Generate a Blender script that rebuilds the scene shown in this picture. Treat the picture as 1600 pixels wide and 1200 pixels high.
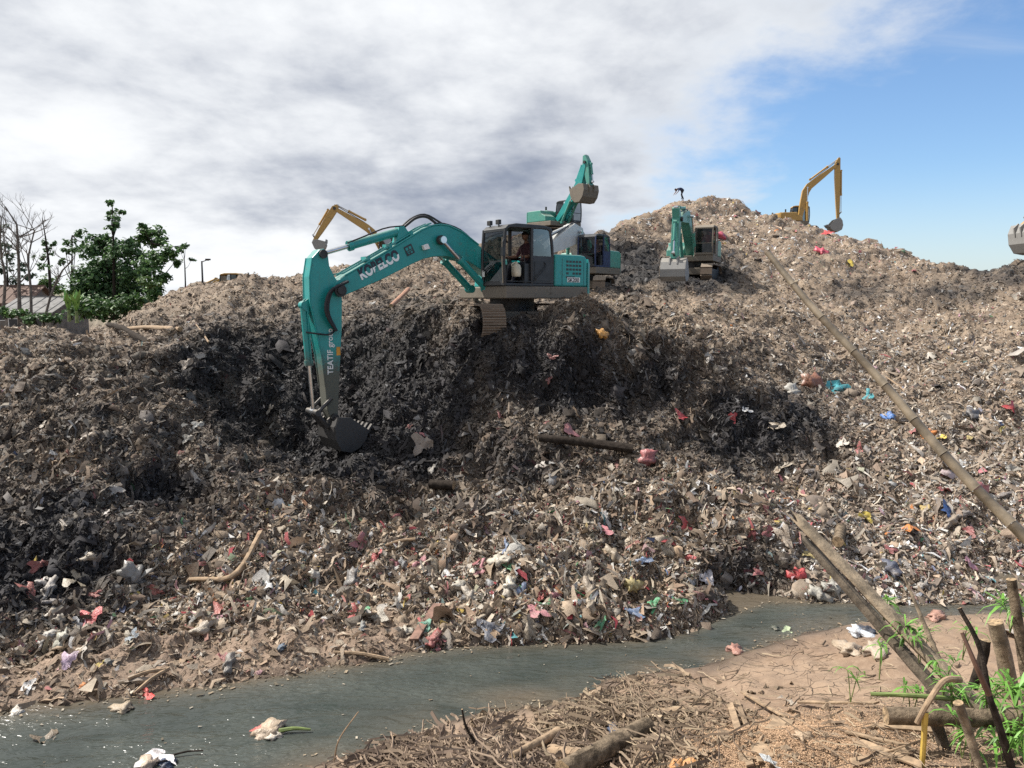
import bpy, bmesh, math, random
import numpy as np
from mathutils import Vector, Matrix

for o in list(bpy.data.objects):
    bpy.data.objects.remove(o)
S = bpy.context.scene
COL = S.collection
R = math.radians
random.seed(7)
rng = np.random.default_rng(11)

# ------------------------------------------------------------------ camera
EYE = 5.0
FPX = 1230.0
PITCH = math.atan(130 / FPX)
cd = bpy.data.cameras.new("camera")
cd.sensor_width = 36
cd.lens = FPX / 1600 * 36
cd.clip_start = 0.1
cd.clip_end = 6000
cam = bpy.data.objects.new("camera", cd)
COL.objects.link(cam)
cam.location = (0, 0, EYE)
cam.rotation_euler = (R(90) - PITCH, 0, 0)
S.camera = cam

# ------------------------------------------------------------------ light
CLOUD_X, CLOUD_Y = 18.5, 9.5
SUN = Vector((-0.80, 0.26, 0)).normalized()
SUN_EL = R(50)
SUND = Vector((SUN.x * math.cos(SUN_EL), SUN.y * math.cos(SUN_EL), math.sin(SUN_EL)))
sd = bpy.data.lights.new("sun", 'SUN')
sd.energy = 5.0
sd.angle = R(0.6)
sd.color = (1.0, 0.955, 0.88)
so = bpy.data.objects.new("sun", sd)
COL.objects.link(so)
so.rotation_euler = (-SUND).to_track_quat('-Z', 'Y').to_euler()

W = bpy.data.worlds.new("World")
S.world = W
W.use_nodes = True
nt = W.node_tree
for n in list(nt.nodes):
    nt.nodes.remove(n)


def N(t, **kw):
    n = nt.nodes.new(t)
    for k, v in kw.items():
        setattr(n, k, v)
    return n


def ML(op, a, b=None, c=None, clamp=False):
    n = nt.nodes.new('ShaderNodeMath')
    n.operation = op
    n.use_clamp = clamp
    for i, x in enumerate((a, b, c)):
        if x is None:
            continue
        if isinstance(x, (int, float)):
            n.inputs[i].default_value = x
        else:
            nt.links.new(x, n.inputs[i])
    return n.outputs[0]


def SM(x, a, b):
    n = nt.nodes.new('ShaderNodeMapRange')
    n.interpolation_type = 'SMOOTHSTEP'
    nt.links.new(x, n.inputs[0])
    n.inputs[1].default_value = a
    n.inputs[2].default_value = b
    return n.outputs[0]


def MIXC(f, a, b):
    n = nt.nodes.new('ShaderNodeMix')
    n.data_type = 'RGBA'
    if isinstance(f, (int, float)):
        n.inputs[0].default_value = f
    else:
        nt.links.new(f, n.inputs[0])
    for i, x in ((6, a), (7, b)):
        if isinstance(x, tuple):
            n.inputs[i].default_value = (*x, 1)
        else:
            nt.links.new(x, n.inputs[i])
    return n.outputs[2]


def NOISE(vec, scale, detail=6, rough=0.55, dist=0.0):
    n = nt.nodes.new('ShaderNodeTexNoise')
    n.inputs['Scale'].default_value = scale
    n.inputs['Detail'].default_value = detail
    n.inputs['Roughness'].default_value = rough
    n.inputs['Distortion'].default_value = dist
    nt.links.new(vec, n.inputs['Vector'])
    return n.outputs[0]


sky = N('ShaderNodeTexSky', sky_type='NISHITA', sun_disc=False)
sky.sun_elevation = SUN_EL
sky.sun_rotation = math.atan2(SUN.x, SUN.y)
sky.air_density = 1.0
sky.dust_density = 0.6
sky.ozone_density = 1.5
tc = N('ShaderNodeTexCoord')
sep = N('ShaderNodeSeparateXYZ')
nt.links.new(tc.outputs['Generated'], sep.inputs[0])
zc = ML('ADD', ML('MAXIMUM', sep.outputs[2], 0.0), 0.25)
cx = ML('DIVIDE', sep.outputs[0], zc)
cy = ML('DIVIDE', sep.outputs[1], zc)
comb = N('ShaderNodeCombineXYZ')
nt.links.new(ML('ADD', cx, CLOUD_X), comb.inputs[0])
nt.links.new(ML('ADD', ML('MULTIPLY', cy, 0.9), CLOUD_Y), comb.inputs[1])
CV = comb.outputs[0]
n1 = NOISE(CV, 1.8, 11, 0.6, 0.12)
n2 = NOISE(CV, 0.95, 9, 0.56, 0.15)
n3 = NOISE(CV, 3.6, 11, 0.58, 0.12)
# cloud deck to the left of a front in the cloud plane, clear air to its right
edge = ML('ADD', ML('SUBTRACT', ML('ADD', 0.60, ML('MULTIPLY', sep.outputs[2], 0.55)), cx), ML('MULTIPLY', ML('SUBTRACT', n1, 0.5), 1.5))
deck = SM(edge, -0.12, 0.32)
# thin streaks in the clear part
comb2 = N('ShaderNodeCombineXYZ')
nt.links.new(ML('MULTIPLY', cx, 0.45), comb2.inputs[0])
nt.links.new(ML('MULTIPLY', cy, 1.3), comb2.inputs[1])
wis = ML('MULTIPLY', SM(NOISE(comb2.outputs[0], 1.3, 8, 0.55, 0.5), 0.52, 0.80), 0.6)
lowband = ML('MULTIPLY', SM(sep.outputs[2], 0.16, 0.0), 0.45)
cover = ML('MAXIMUM', deck, ML('MAXIMUM', wis, lowband))
# thickness decides how grey the underside is
thick = ML('ADD', ML('MULTIPLY', n2, 0.68), ML('MULTIPLY', n3, 0.32))
dotn = N('ShaderNodeVectorMath', operation='DOT_PRODUCT')
nt.links.new(tc.outputs['Generated'], dotn.inputs[0])
dotn.inputs[1].default_value = SUND
thick = ML('SUBTRACT', thick, ML('MULTIPLY', SM(dotn.outputs['Value'], 0.15, 0.75), 0.10))
thick = ML('SUBTRACT', thick, ML('MULTIPLY', SM(sep.outputs[2], 0.13, 0.0), 0.10))
greyf = SM(thick, 0.30, 0.64)
ccol = MIXC(greyf, (6.6, 6.75, 6.9), (1.75, 2.05, 2.75))
thin = SM(edge, 0.1, 0.6)
ccol = MIXC(thin, (5.2, 5.5, 5.9), ccol)
skyc = N('ShaderNodeMix', data_type='RGBA', blend_type='MULTIPLY')
skyc.inputs[0].default_value = 1.0
nt.links.new(sky.outputs[0], skyc.inputs[6])
skyc.inputs[7].default_value = (0.82, 0.97, 1.12, 1)
fin = MIXC(cover, skyc.outputs[2], ccol)
bg = N('ShaderNodeBackground')
bg.inputs[1].default_value = 0.10
nt.links.new(fin, bg.inputs[0])
ow = N('ShaderNodeOutputWorld')
nt.links.new(bg.outputs[0], ow.inputs[0])

S.view_settings.view_transform = 'Standard'
S.view_settings.look = 'None'
S.view_settings.exposure = 0.6
S.view_settings.gamma = 1.0
S.cycles.max_bounces = 5
S.cycles.transparent_max_bounces = 12
S.cycles.use_denoising = False
S.cycles.sample_clamp_direct = 2.5
S.cycles.sample_clamp_indirect = 4.0


# ------------------------------------------------------------------ helpers
def ray(px, py):
    c = (px - 800) / FPX
    s = -(py - 600) / FPX
    return (c, math.cos(PITCH) + s * math.sin(PITCH), -math.sin(PITCH) + s * math.cos(PITCH))


def at(px, py, Y):
    d = ray(px, py)
    t = Y / d[1]
    return Vector((d[0] * t, Y, EYE + d[2] * t))


def atz(px, py, z):
    d = ray(px, py)
    t = (z - EYE) / d[2]
    return Vector((d[0] * t, d[1] * t, z))


def loc(px, py, C, yaw, y=0.0):
    F = (math.cos(yaw), math.sin(yaw))
    L = (-F[1], F[0])
    d = ray(px, py)
    t = (C[0] * L[0] + C[1] * L[1] + y) / (d[0] * L[0] + d[1] * L[1])
    X, Y, Z = d[0] * t, d[1] * t, EYE + d[2] * t
    return ((X - C[0]) * F[0] + (Y - C[1]) * F[1], Z - C[2])


def project(P):
    P = np.asarray(P, dtype=float)
    x, y, z = P[..., 0], P[..., 1], P[..., 2] - EYE
    cp, sp = math.cos(PITCH), math.sin(PITCH)
    dep = y * cp - z * sp
    up = y * sp + z * cp
    dep = np.maximum(dep, 0.01)
    return 800 + FPX * x / dep, 600 - FPX * up / dep


def tag(o, label=None, cat=None, group=None, kind=None):
    if label:
        o["label"] = label
    if cat:
        o["category"] = cat
    if group:
        o["group"] = group
    if kind:
        o["kind"] = kind
    return o


def empty(name, loc_=(0, 0, 0), rot=(0, 0, 0)):
    o = bpy.data.objects.new(name, None)
    o.empty_display_size = 0.3
    o.location = loc_
    o.rotation_euler = rot
    COL.objects.link(o)
    return o


def link(name, me, parent=None, mats=None):
    o = bpy.data.objects.new(name, me)
    COL.objects.link(o)
    if parent is not None:
        o.parent = parent
    if mats:
        for m in (mats if isinstance(mats, (list, tuple)) else [mats]):
            me.materials.append(m)
    return o


class MB:
    def __init__(s):
        s.v = []
        s.f = []
        s.m = []

    def add(s, vs, fs, mi=0):
        b = len(s.v)
        s.v += [tuple(v) for v in vs]
        s.f += [tuple(b + i for i in f) for f in fs]
        s.m += [mi] * len(fs)
        return s

    def box(s, x0, x1, y0, y1, z0, z1, mi=0, M=None):
        vs = [Vector((x, y, z)) for z in (z0, z1) for y in (y0, y1) for x in (x0, x1)]
        if M is not None:
            vs = [M @ v for v in vs]
        return s.add(vs, [(0, 2, 3, 1), (4, 5, 7, 6), (0, 1, 5, 4), (2, 6, 7, 3), (0, 4, 6, 2), (1, 3, 7, 5)], mi)

    def prism(s, poly, y0, y1, mi=0):
        # polygon in the XZ plane pulled along Y
        n = len(poly)
        a = sum(poly[i][0] * poly[(i + 1) % n][1] - poly[(i + 1) % n][0] * poly[i][1] for i in range(n))
        if a < 0:
            poly = poly[::-1]
        vs = [(x, y0, z) for x, z in poly] + [(x, y1, z) for x, z in poly]
        fs = [tuple(range(n)), tuple(range(2 * n - 1, n - 1, -1))]
        fs += [((i + 1) % n, i, n + i, n + (i + 1) % n) for i in range(n)]
        return s.add(vs, fs, mi)

    def tube(s, pts, rad, n=8, mi=0, cap=True, jit=0.0):
        pts = [Vector(p) for p in pts]
        if not isinstance(rad, (list, tuple)):
            rad = [rad] * len(pts)
        vs = []
        up = None
        for i, p in enumerate(pts):
            d = (pts[min(i + 1, len(pts) - 1)] - pts[max(i - 1, 0)])
            d = d.normalized() if d.length > 1e-9 else Vector((0, 0, 1))
            if up is None:
                up = Vector((0, 0, 1)) if abs(d.z) < 0.9 else Vector((1, 0, 0))
            a = d.cross(up)
            a = a.normalized() if a.length > 1e-6 else d.orthogonal().normalized()
            b = a.cross(d).normalized()
            up = b
            for k in range(n):
                t = 2 * math.pi * k / n
                r = rad[i] * (1 + (random.uniform(-jit, jit) if jit else 0))
                vs.append(p + a * math.cos(t) * r + b * math.sin(t) * r)
        fs = []
        for i in range(len(pts) - 1):
            for k in range(n):
                k2 = (k + 1) % n
                fs.append((i * n + k, i * n + k2, (i + 1) * n + k2, (i + 1) * n + k))
        if cap:
            fs.append(tuple(range(n - 1, -1, -1)))
            fs.append(tuple(range((len(pts) - 1) * n, len(pts) * n)))
        return s.add(vs, fs, mi)

    def cyl(s, p0, p1, r, n=12, mi=0):
        return s.tube([p0, p1], r, n, mi)

    def mesh(s, name, mats):
        me = bpy.data.meshes.new(name)
        me.from_pydata(s.v, [], s.f)
        for m in (mats if isinstance(mats, (list, tuple)) else [mats]):
            me.materials.append(m)
        if any(s.m):
            me.polygons.foreach_set("material_index", s.m)
        me.update()
        return me

    def build(s, name, mats, parent=None, smooth=False, bevel=0.0, seg=2, ang=35):
        me = s.mesh(name, mats)
        o = link(name, me, parent)
        if bevel:
            b = o.modifiers.new("bevel", 'BEVEL')
            b.width = bevel
            b.segments = seg
            b.limit_method = 'ANGLE'
            b.angle_limit = R(ang)
        if smooth:
            me.polygons.foreach_set("use_smooth", [True] * len(me.polygons))
            try:
                me.set_sharp_from_angle(angle=R(40))
            except Exception:
                pass
        return o


def curve_pts(ctrl, n):
    # Catmull-Rom through control points
    c = [Vector(p) for p in ctrl]
    c = [c[0] * 2 - c[1]] + c + [c[-1] * 2 - c[-2]]
    out = []
    m = len(c) - 3
    for i in range(n):
        t = i / (n - 1) * m
        k = min(int(t), m - 1)
        t -= k
        p0, p1, p2, p3 = c[k:k + 4]
        out.append(0.5 * ((2 * p1) + (p2 - p0) * t + (2 * p0 - 5 * p1 + 4 * p2 - p3) * t * t + (3 * p1 - p0 - 3 * p2 + p3) * t ** 3))
    return out


# ------------------------------------------------------------------ materials
def newmat(name):
    m = bpy.data.materials.new(name)
    m.use_nodes = True
    global nt
    nt = m.node_tree
    bs = nt.nodes['Principled BSDF']
    return m, bs


def objvec():
    return nt.nodes.new('ShaderNodeTexCoord').outputs['Object']


def bump(bs, h, strength, dist):
    b = nt.nodes.new('ShaderNodeBump')
    b.inputs['Strength'].default_value = strength
    b.inputs['Distance'].default_value = dist
    nt.links.new(h, b.inputs['Height'])
    nt.links.new(b.outputs[0], bs.inputs['Normal'])


def mat_plain(name, c, rough=0.6, metal=0.0, var=0.25, scale=6.0, bmp=0.0, spec=0.5):
    m, bs = newmat(name)
    v = objvec()
    n = NOISE(v, scale, 6, 0.6)
    d = tuple(x * (1 - var) for x in c)
    l = tuple(min(1, x * (1 + var)) for x in c)
    nt.links.new(MIXC(SM(n, 0.3, 0.7), d, l), bs.inputs['Base Color'])
    bs.inputs['Roughness'].default_value = rough
    bs.inputs['Metallic'].default_value = metal
    bs.inputs['Specular IOR Level'].default_value = spec
    if bmp:
        bump(bs, NOISE(v, scale * 4, 6, 0.65), 0.6, bmp)
    return m


def mat_paint(name, c, dirt=(0.10, 0.085, 0.065), amount=0.5, zlo=None, zhi=None, rough=0.38):
    """machine paint with dust, scuffs and mud splashed up from below"""
    m, bs = newmat(name)
    v = objvec()
    n = NOISE(v, 2.2, 8, 0.65)
    n2 = NOISE(v, 14, 6, 0.7)
    base = MIXC(SM(n, 0.3, 0.75), tuple(x * 0.86 for x in c), tuple(min(1, x * 1.1) for x in c))
    k = ML('MULTIPLY', SM(ML('ADD', ML('MULTIPLY', n, 0.55), ML('MULTIPLY', n2, 0.45)), 0.58 - 0.10 * amount, 0.68), 0.5 * amount + 0.3)
    if zlo is not None:
        sp = nt.nodes.new('ShaderNodeSeparateXYZ')
        nt.links.new(v, sp.inputs[0])
        hgt = ML('ADD', sp.outputs[2], ML('MULTIPLY', ML('SUBTRACT', n2, 0.5), 0.9))
        k = ML('MAXIMUM', k, ML('MULTIPLY', SM(hgt, zhi, zlo), 0.93))
    gz = nt.nodes.new('ShaderNodeSeparateXYZ')
    nt.links.new(nt.nodes.new('ShaderNodeNewGeometry').outputs['Normal'], gz.inputs[0])
    dust = ML('MULTIPLY', SM(gz.outputs[2], 0.35, 0.95), ML('ADD', 0.18, ML('MULTIPLY', n, 0.5)))
    base = MIXC(dust, base, (0.30, 0.25, 0.19))
    st = nt.nodes.new('ShaderNodeMapping')
    st.inputs['Scale'].default_value = (9, 9, 0.7)
    nt.links.new(v, st.inputs[0])
    streak = ML('MULTIPLY', SM(NOISE(st.outputs[0], 1.6, 6, 0.6), 0.52, 0.75), 0.28 * amount)
    base = MIXC(streak, base, dirt)
    nt.links.new(MIXC(k, base, dirt), bs.inputs['Base Color'])
    r = ML('ADD', ML('MULTIPLY', k, 0.5), rough)
    nt.links.new(r, bs.inputs['Roughness'])
    bump(bs, n2, 0.15, 0.01)
    return m


def mat_glass(name, tint=0.35):
    m, bs = newmat(name)
    nt.nodes.remove(bs)
    tr = nt.nodes.new('ShaderNodeBsdfTransparent')
    tr.inputs[0].default_value = (tint, tint * 1.05, tint * 1.08, 1)
    gl = nt.nodes.new('ShaderNodeBsdfGlossy')
    gl.inputs['Roughness'].default_value = 0.04
    gl.inputs[0].default_value = (0.8, 0.85, 0.9, 1)
    df = nt.nodes.new('ShaderNodeBsdfDiffuse')
    df.inputs[0].default_value = (0.10, 0.09, 0.075, 1)
    fr = nt.nodes.new('ShaderNodeFresnel')
    fr.inputs[0].default_value = 1.45
    v = objvec()
    n = NOISE(v, 5, 6, 0.7)
    m1 = nt.nodes.new('ShaderNodeMixShader')
    nt.links.new(ML('MULTIPLY', SM(n, 0.45, 0.8), 0.35), m1.inputs[0])
    nt.links.new(tr.outputs[0], m1.inputs[1])
    nt.links.new(df.outputs[0], m1.inputs[2])
    m2 = nt.nodes.new('ShaderNodeMixShader')
    nt.links.new(fr.outputs[0], m2.inputs[0])
    nt.links.new(m1.outputs[0], m2.inputs[1])
    nt.links.new(gl.outputs[0], m2.inputs[2])
    nt.links.new(m2.outputs[0], nt.nodes['Material Output'].inputs[0])
    return m


def mat_attr(name, rough=0.75, scale=9.0, bmp=0.02, var=0.45, spec=0.3, transl=0.0):
    """colour from the mesh's own Col attribute, broken up by dirt"""
    m, bs = newmat(name)
    a = nt.nodes.new('ShaderNodeAttribute')
    a.attribute_name = "Col"
    v = nt.nodes.new('ShaderNodeNewGeometry').outputs['Position']
    n = NOISE(v, scale, 7, 0.65)
    n2 = NOISE(v, scale * 5, 4, 0.6)
    mu = nt.nodes.new('ShaderNodeMix')
    mu.data_type = 'RGBA'
    mu.blend_type = 'MULTIPLY'
    mu.inputs[0].default_value = 1
    nt.links.new(a.outputs['Color'], mu.inputs[6])
    g = ML('ADD', 1 - var, ML('MULTIPLY', ML('ADD', ML('MULTIPLY', n, 0.6), ML('MULTIPLY', n2, 0.4)), var * 2))
    cc = nt.nodes.new('ShaderNodeCombineColor')
    for i in range(3):
        nt.links.new(g, cc.inputs[i])
    nt.links.new(cc.outputs[0], mu.inputs[7])
    nt.links.new(mu.outputs[2], bs.inputs['Base Color'])
    bs.inputs['Roughness'].default_value = rough
    bs.inputs['Specular IOR Level'].default_value = spec
    if bmp:
        bump(bs, ML('ADD', n, ML('MULTIPLY', n2, 0.5)), 0.8, bmp)
    if transl:
        t = nt.nodes.new('ShaderNodeBsdfTranslucent')
        nt.links.new(mu.outputs[2], t.inputs[0])
        mx = nt.nodes.new('ShaderNodeMixShader')
        mx.inputs[0].default_value = transl
        nt.links.new(bs.outputs[0], mx.inputs[1])
        nt.links.new(t.outputs[0], mx.inputs[2])
        nt.links.new(mx.outputs[0], nt.nodes['Material Output'].inputs[0])
    return m


TEAL = (0.014, 0.27, 0.26)
M = {}
M['teal'] = mat_paint("teal_paint", TEAL, amount=0.6)
M['teal_arm'] = mat_paint("teal_arm_paint", TEAL, amount=0.6, zlo=-0.75, zhi=0.05)
M['teal_old'] = mat_paint("faded_green_paint", (0.06, 0.26, 0.21), amount=0.9)
M['pale_side'] = mat_paint("pale_glare_side", (0.52, 0.55, 0.55), amount=0.5)  # pale grey stands in for sky glare on the boom, dirt mixed over
M['yellow'] = mat_paint("yellow_paint", (0.42, 0.25, 0.065), amount=0.9)
M['dirty'] = mat_paint("mud_coated_steel", (0.16, 0.135, 0.105), dirt=(0.05, 0.042, 0.035), amount=0.8, rough=0.7)
M['black'] = mat_plain("black_frame", (0.018, 0.019, 0.022), 0.45, 0, 0.4, 5)
M['dark'] = mat_plain("dark_steel", (0.035, 0.034, 0.034), 0.55, 0.3, 0.4, 5, 0.01)
M['bucket'] = mat_paint("worn_bucket_steel", (0.045, 0.043, 0.042), dirt=(0.03, 0.027, 0.024), amount=0.8, rough=0.5)
M['bucket_pale'] = mat_paint("dry_bucket_steel", (0.24, 0.235, 0.225), dirt=(0.09, 0.075, 0.06), amount=0.6, rough=0.6)
M['chrome'] = mat_plain("cylinder_rod", (0.55, 0.56, 0.57), 0.22, 0.9, 0.1, 8)
M['rust'] = mat_paint("rusty_track", (0.17, 0.125, 0.09), dirt=(0.06, 0.045, 0.035), amount=0.8, rough=0.8)
M['hose'] = mat_plain("rubber_hose", (0.015, 0.015, 0.017), 0.55)
M['glass'] = mat_glass("cab_glass", 0.24)
M['seat'] = mat_plain("seat_fabric", (0.03, 0.03, 0.034), 0.9)
M['skin'] = mat_plain("skin", (0.22, 0.115, 0.07), 0.55, 0, 0.1)
M['hair'] = mat_plain("hair", (0.01, 0.009, 0.009), 0.6)
M['shirt_dark'] = mat_plain("maroon_shirt", (0.07, 0.028, 0.035), 0.9)
M['shirt_red'] = mat_plain("red_shirt", (0.35, 0.05, 0.05), 0.9)
M['shirt_blue'] = mat_plain("navy_shirt", (0.03, 0.045, 0.10), 0.9)
M['shirt_grey'] = mat_plain("grey_shirt", (0.13, 0.11, 0.12), 0.9)
M['trouser'] = mat_plain("dark_trousers", (0.025, 0.026, 0.035), 0.9)
M['white'] = mat_plain("white_paint", (0.72, 0.72, 0.70), 0.5, 0, 0.1)
M['amber'] = mat_plain("amber_sticker", (0.55, 0.24, 0.02), 0.5)
M['bark'] = mat_plain("grey_brown_bark", (0.15, 0.115, 0.08), 0.95, 0, 0.6, 9, 0.05, 0.15)
M['bark_dark'] = mat_plain("dark_wet_wood", (0.035, 0.028, 0.023), 0.95, 0, 0.45, 12, 0.02, 0.1)
M['wood'] = mat_plain("weathered_wood", (0.27, 0.19, 0.12), 0.9, 0, 0.35, 10, 0.01)
M['cutwood'] = mat_plain("cut_wood_end", (0.27, 0.19, 0.11), 0.9, 0, 0.6, 25, 0.01)
M['bamboo'] = mat_plain("dry_bamboo", (0.205, 0.165, 0.115), 0.5, 0, 0.4, 5, 0.004)
M['bamboo_green'] = mat_plain("green_stalk", (0.13, 0.17, 0.05), 0.5, 0, 0.4, 6)
M['straw'] = mat_attr("straw", 0.8, 10, 0.0, 0.4)
M['heap'] = mat_attr("waste_ground", 0.8, 7.0, 0.06, 0.7, 0.3)
M['scrap'] = mat_attr("waste_scraps", 0.72, 13.0, 0.02, 0.5, 0.22, transl=0.12)
M['leaf'] = mat_attr("tree_leaf", 0.55, 3.0, 0.0, 0.35, 0.4, transl=0.30)
M['rooftile'] = mat_plain("grey_roof", (0.17, 0.165, 0.16), 0.85, 0, 0.3, 3)
M['roofred'] = mat_plain("brown_red_roof", (0.13, 0.08, 0.06), 0.85, 0, 0.3, 3)
M['wall'] = mat_plain("house_wall", (0.20, 0.18, 0.16), 0.9, 0, 0.3, 2)

# near bank mud: cracks as fine relief
m, bs = newmat("dried_mud")
v = nt.nodes.new('ShaderNodeNewGeometry').outputs['Position']
nA = NOISE(v, 1.1, 8, 0.6)
nB = NOISE(v, 12, 8, 0.65)
att = nt.nodes.new('ShaderNodeAttribute')
att.attribute_name = "wet"
vor = nt.nodes.new('ShaderNodeTexVoronoi')
vor.feature = 'DISTANCE_TO_EDGE'
vor.inputs['Scale'].default_value = 4.3
wv = nt.nodes.new('ShaderNodeVectorMath')
wv.operation = 'ADD'
nn = nt.nodes.new('ShaderNodeTexNoise')
nn.inputs['Scale'].default_value = 3
nt.links.new(v, nn.inputs['Vector'])
sc = nt.nodes.new('ShaderNodeVectorMath')
sc.operation = 'SCALE'
sc.inputs['Scale'].default_value = 0.25
nt.links.new(nn.outputs['Color'], sc.inputs[0])
nt.links.new(v, wv.inputs[0])
nt.links.new(sc.outputs[0], wv.inputs[1])
nt.links.new(wv.outputs[0], vor.inputs['Vector'])
crack = ML('MULTIPLY', SM(vor.outputs['Distance'], 0.035, 0.0), SM(nA, 0.47, 0.68))
c0 = MIXC(SM(nA, 0.3, 0.7), (0.17, 0.112, 0.074), (0.265, 0.185, 0.125))
c0 = MIXC(ML('MULTIPLY', SM(nB, 0.4, 0.75), 0.5), c0, (0.32, 0.235, 0.165))
c0 = MIXC(ML('MULTIPLY', crack, 0.4), c0, (0.09, 0.065, 0.048))
c0 = MIXC(att.outputs['Fac'], c0, (0.075, 0.055, 0.04))
nt.links.new(c0, bs.inputs['Base Color'])
nt.links.new(ML('SUBTRACT', 0.9, ML('MULTIPLY', att.outputs['Fac'], 0.5)), bs.inputs['Roughness'])
bump(bs, ML('SUBTRACT', ML('MULTIPLY', nB, 0.7), crack), 0.9, 0.03)
M['mud'] = m

# murky water
m, bs = newmat("murky_water")
v = nt.nodes.new('ShaderNodeNewGeometry').outputs['Position']
mp = nt.nodes.new('ShaderNodeMapping')
mp.inputs['Rotation'].default_value = (0, 0, R(-24))
mp.inputs['Scale'].default_value = (1.0, 2.6, 1)
nt.links.new(v, mp.inputs[0])
w1 = NOISE(mp.outputs[0], 2.0, 3, 0.5, 0.6)
w2 = NOISE(mp.outputs[0], 6.5, 2, 0.5, 0.4)
w0 = NOISE(mp.outputs[0], 0.6, 4, 0.5, 0.5)
att = nt.nodes.new('ShaderNodeAttribute')
att.attribute_name = "shallow"
c0 = MIXC(SM(w0, 0.3, 0.7), (0.034, 0.041, 0.036), (0.060, 0.068, 0.060))
c0 = MIXC(ML('MULTIPLY', att.outputs['Fac'], 0.85), c0, (0.13, 0.10, 0.07))
nt.links.new(c0, bs.inputs['Base Color'])
bs.inputs['Roughness'].default_value = 0.13
bs.inputs['IOR'].default_value = 1.33
bs.inputs['Specular IOR Level'].default_value = 0.5
hh = ML('ADD', w1, ML('MULTIPLY', ML('MULTIPLY', w2, 0.5), ML('ADD', 0.35, SM(w0, 0.40, 0.62))))
bump(bs, hh, 0.8, 0.07)
M['water'] = m



# ------------------------------------------------------------------ noise for geometry
_g = np.random.default_rng(3)
_ang = _g.uniform(0, 2 * np.pi, (256, 256))
_GX, _GY = np.cos(_ang), np.sin(_ang)


def gn(x, y, s=0):
    x = x + s * 17.31
    y = y + s * 9.77
    xi = np.floor(x).astype(np.int64)
    yi = np.floor(y).astype(np.int64)
    fx, fy = x - xi, y - yi
    u = fx * fx * fx * (fx * (fx * 6 - 15) + 10)
    w = fy * fy * fy * (fy * (fy * 6 - 15) + 10)

    def g(a, b):
        i, j = (xi + a) & 255, (yi + b) & 255
        return _GX[i, j] * (fx - a) + _GY[i, j] * (fy - b)
    n0 = g(0, 0) * (1 - u) + g(1, 0) * u
    n1_ = g(0, 1) * (1 - u) + g(1, 1) * u
    return (n0 * (1 - w) + n1_ * w) * 1.5


# ------------------------------------------------------------------ the heap: heights read off as (image row, distance) down a set of sight lines
COLS = {
    60: [(1000, 11.0), (900, 12.5), (800, 14), (700, 15.8), (600, 18), (540, 20), (508, 23), (500, 28)],
    180: [(950, 11.7), (850, 13.2), (750, 15.2), (650, 17.3), (580, 19), (525, 21.5), (503, 25), (489, 31)],
    240: [(950, 11.9), (850, 13.4), (750, 15.6), (650, 17.7), (580, 19.2), (520, 22), (500, 27), (470, 35), (448, 41)],
    300: [(950, 12), (850, 13.6), (750, 16), (650, 18), (580, 19.5), (525, 22), (500, 27), (455, 37), (426, 45)],
    420: [(920, 12.6), (820, 14.4), (740, 16.6), (670, 18.8), (600, 20.4), (540, 22), (503, 25), (462, 34), (424, 50)],
    540: [(910, 12.7), (810, 14.6), (735, 17.4), (690, 19.4), (630, 20.8), (560, 22.2), (505, 24.5), (450, 38), (402, 57)],
    680: [(900, 12.9), (800, 14.8), (720, 17.0), (640, 19), (560, 20.7), (512, 22.5), (480, 26), (440, 36), (388, 56)],
    760: [(900, 13.0), (800, 14.8), (710, 17.0), (610, 19), (530, 20.4), (508, 22.0), (480, 25), (440, 34), (366, 56)],
    840: [(900, 13.0), (800, 14.8), (700, 17.2), (600, 19.3), (530, 20.5), (500, 21.8), (478, 24), (445, 34), (400, 46), (352, 60)],
    920: [(900, 13.1), (800, 14.8), (700, 17.3), (600, 19.6), (535, 21), (492, 23), (470, 27), (440, 40), (400, 47), (352, 60)],
    1000: [(900, 13.1), (800, 14.6), (700, 17.4), (600, 20.0), (540, 21.8), (495, 25), (455, 34), (420, 43), (380, 52), (322, 68)],
    1060: [(900, 13.1), (800, 14.6), (700, 17.4), (600, 20.5), (540, 22.7), (500, 26), (460, 33), (414, 44), (380, 52), (340, 63), (301, 75)],
    1150: [(870, 13.4), (780, 15), (680, 18), (600, 21.5), (540, 24), (500, 27.5), (455, 36), (412, 45), (370, 55), (330, 66), (304, 76)],
    1200: [(860, 13.8), (760, 16.3), (660, 19.5), (580, 23), (510, 28), (460, 36), (410, 47), (360, 60), (324, 72)],
    1270: [(860, 14.1), (760, 16.6), (660, 20), (560, 25), (500, 31), (450, 40), (400, 52), (345, 71)],
    1350: [(850, 14.5), (750, 17), (650, 20.5), (560, 25.5), (485, 34), (430, 46), (390, 57), (358, 69)],
    1450: [(850, 14.5), (730, 17.6), (640, 21), (550, 26), (485, 34), (440, 42), (410, 52), (389, 62)],
    1510: [(850, 14.5), (720, 17.8), (630, 21), (550, 25.5), (485, 33), (440, 41), (420, 45), (405, 55)],
    1560: [(850, 14.5), (700, 18.2), (620, 21), (550, 25), (485, 33), (440, 39), (402, 44)],
    1640: [(850, 14.4), (700, 18.2), (620, 21), (550, 25), (485, 33), (440, 39), (404, 44)],
}
TOE_PX = [(-200, 1140), (0, 1115), (150, 1096), (350, 1070), (550, 1040), (700, 1012), (800, 1006), (1000, 1000), (1080, 986),
          (1120, 966), (1200, 940), (1300, 941), (1400, 945), (1550, 943), (1700, 943)]
TOE = np.array([atz(a, b, 0)[:2] for a, b in TOE_PX])
TOE_U = TOE[:, 0] / TOE[:, 1]
KV = 0.55


def toeY(u):
    return np.interp(u, TOE_U, TOE[:, 1])


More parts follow.
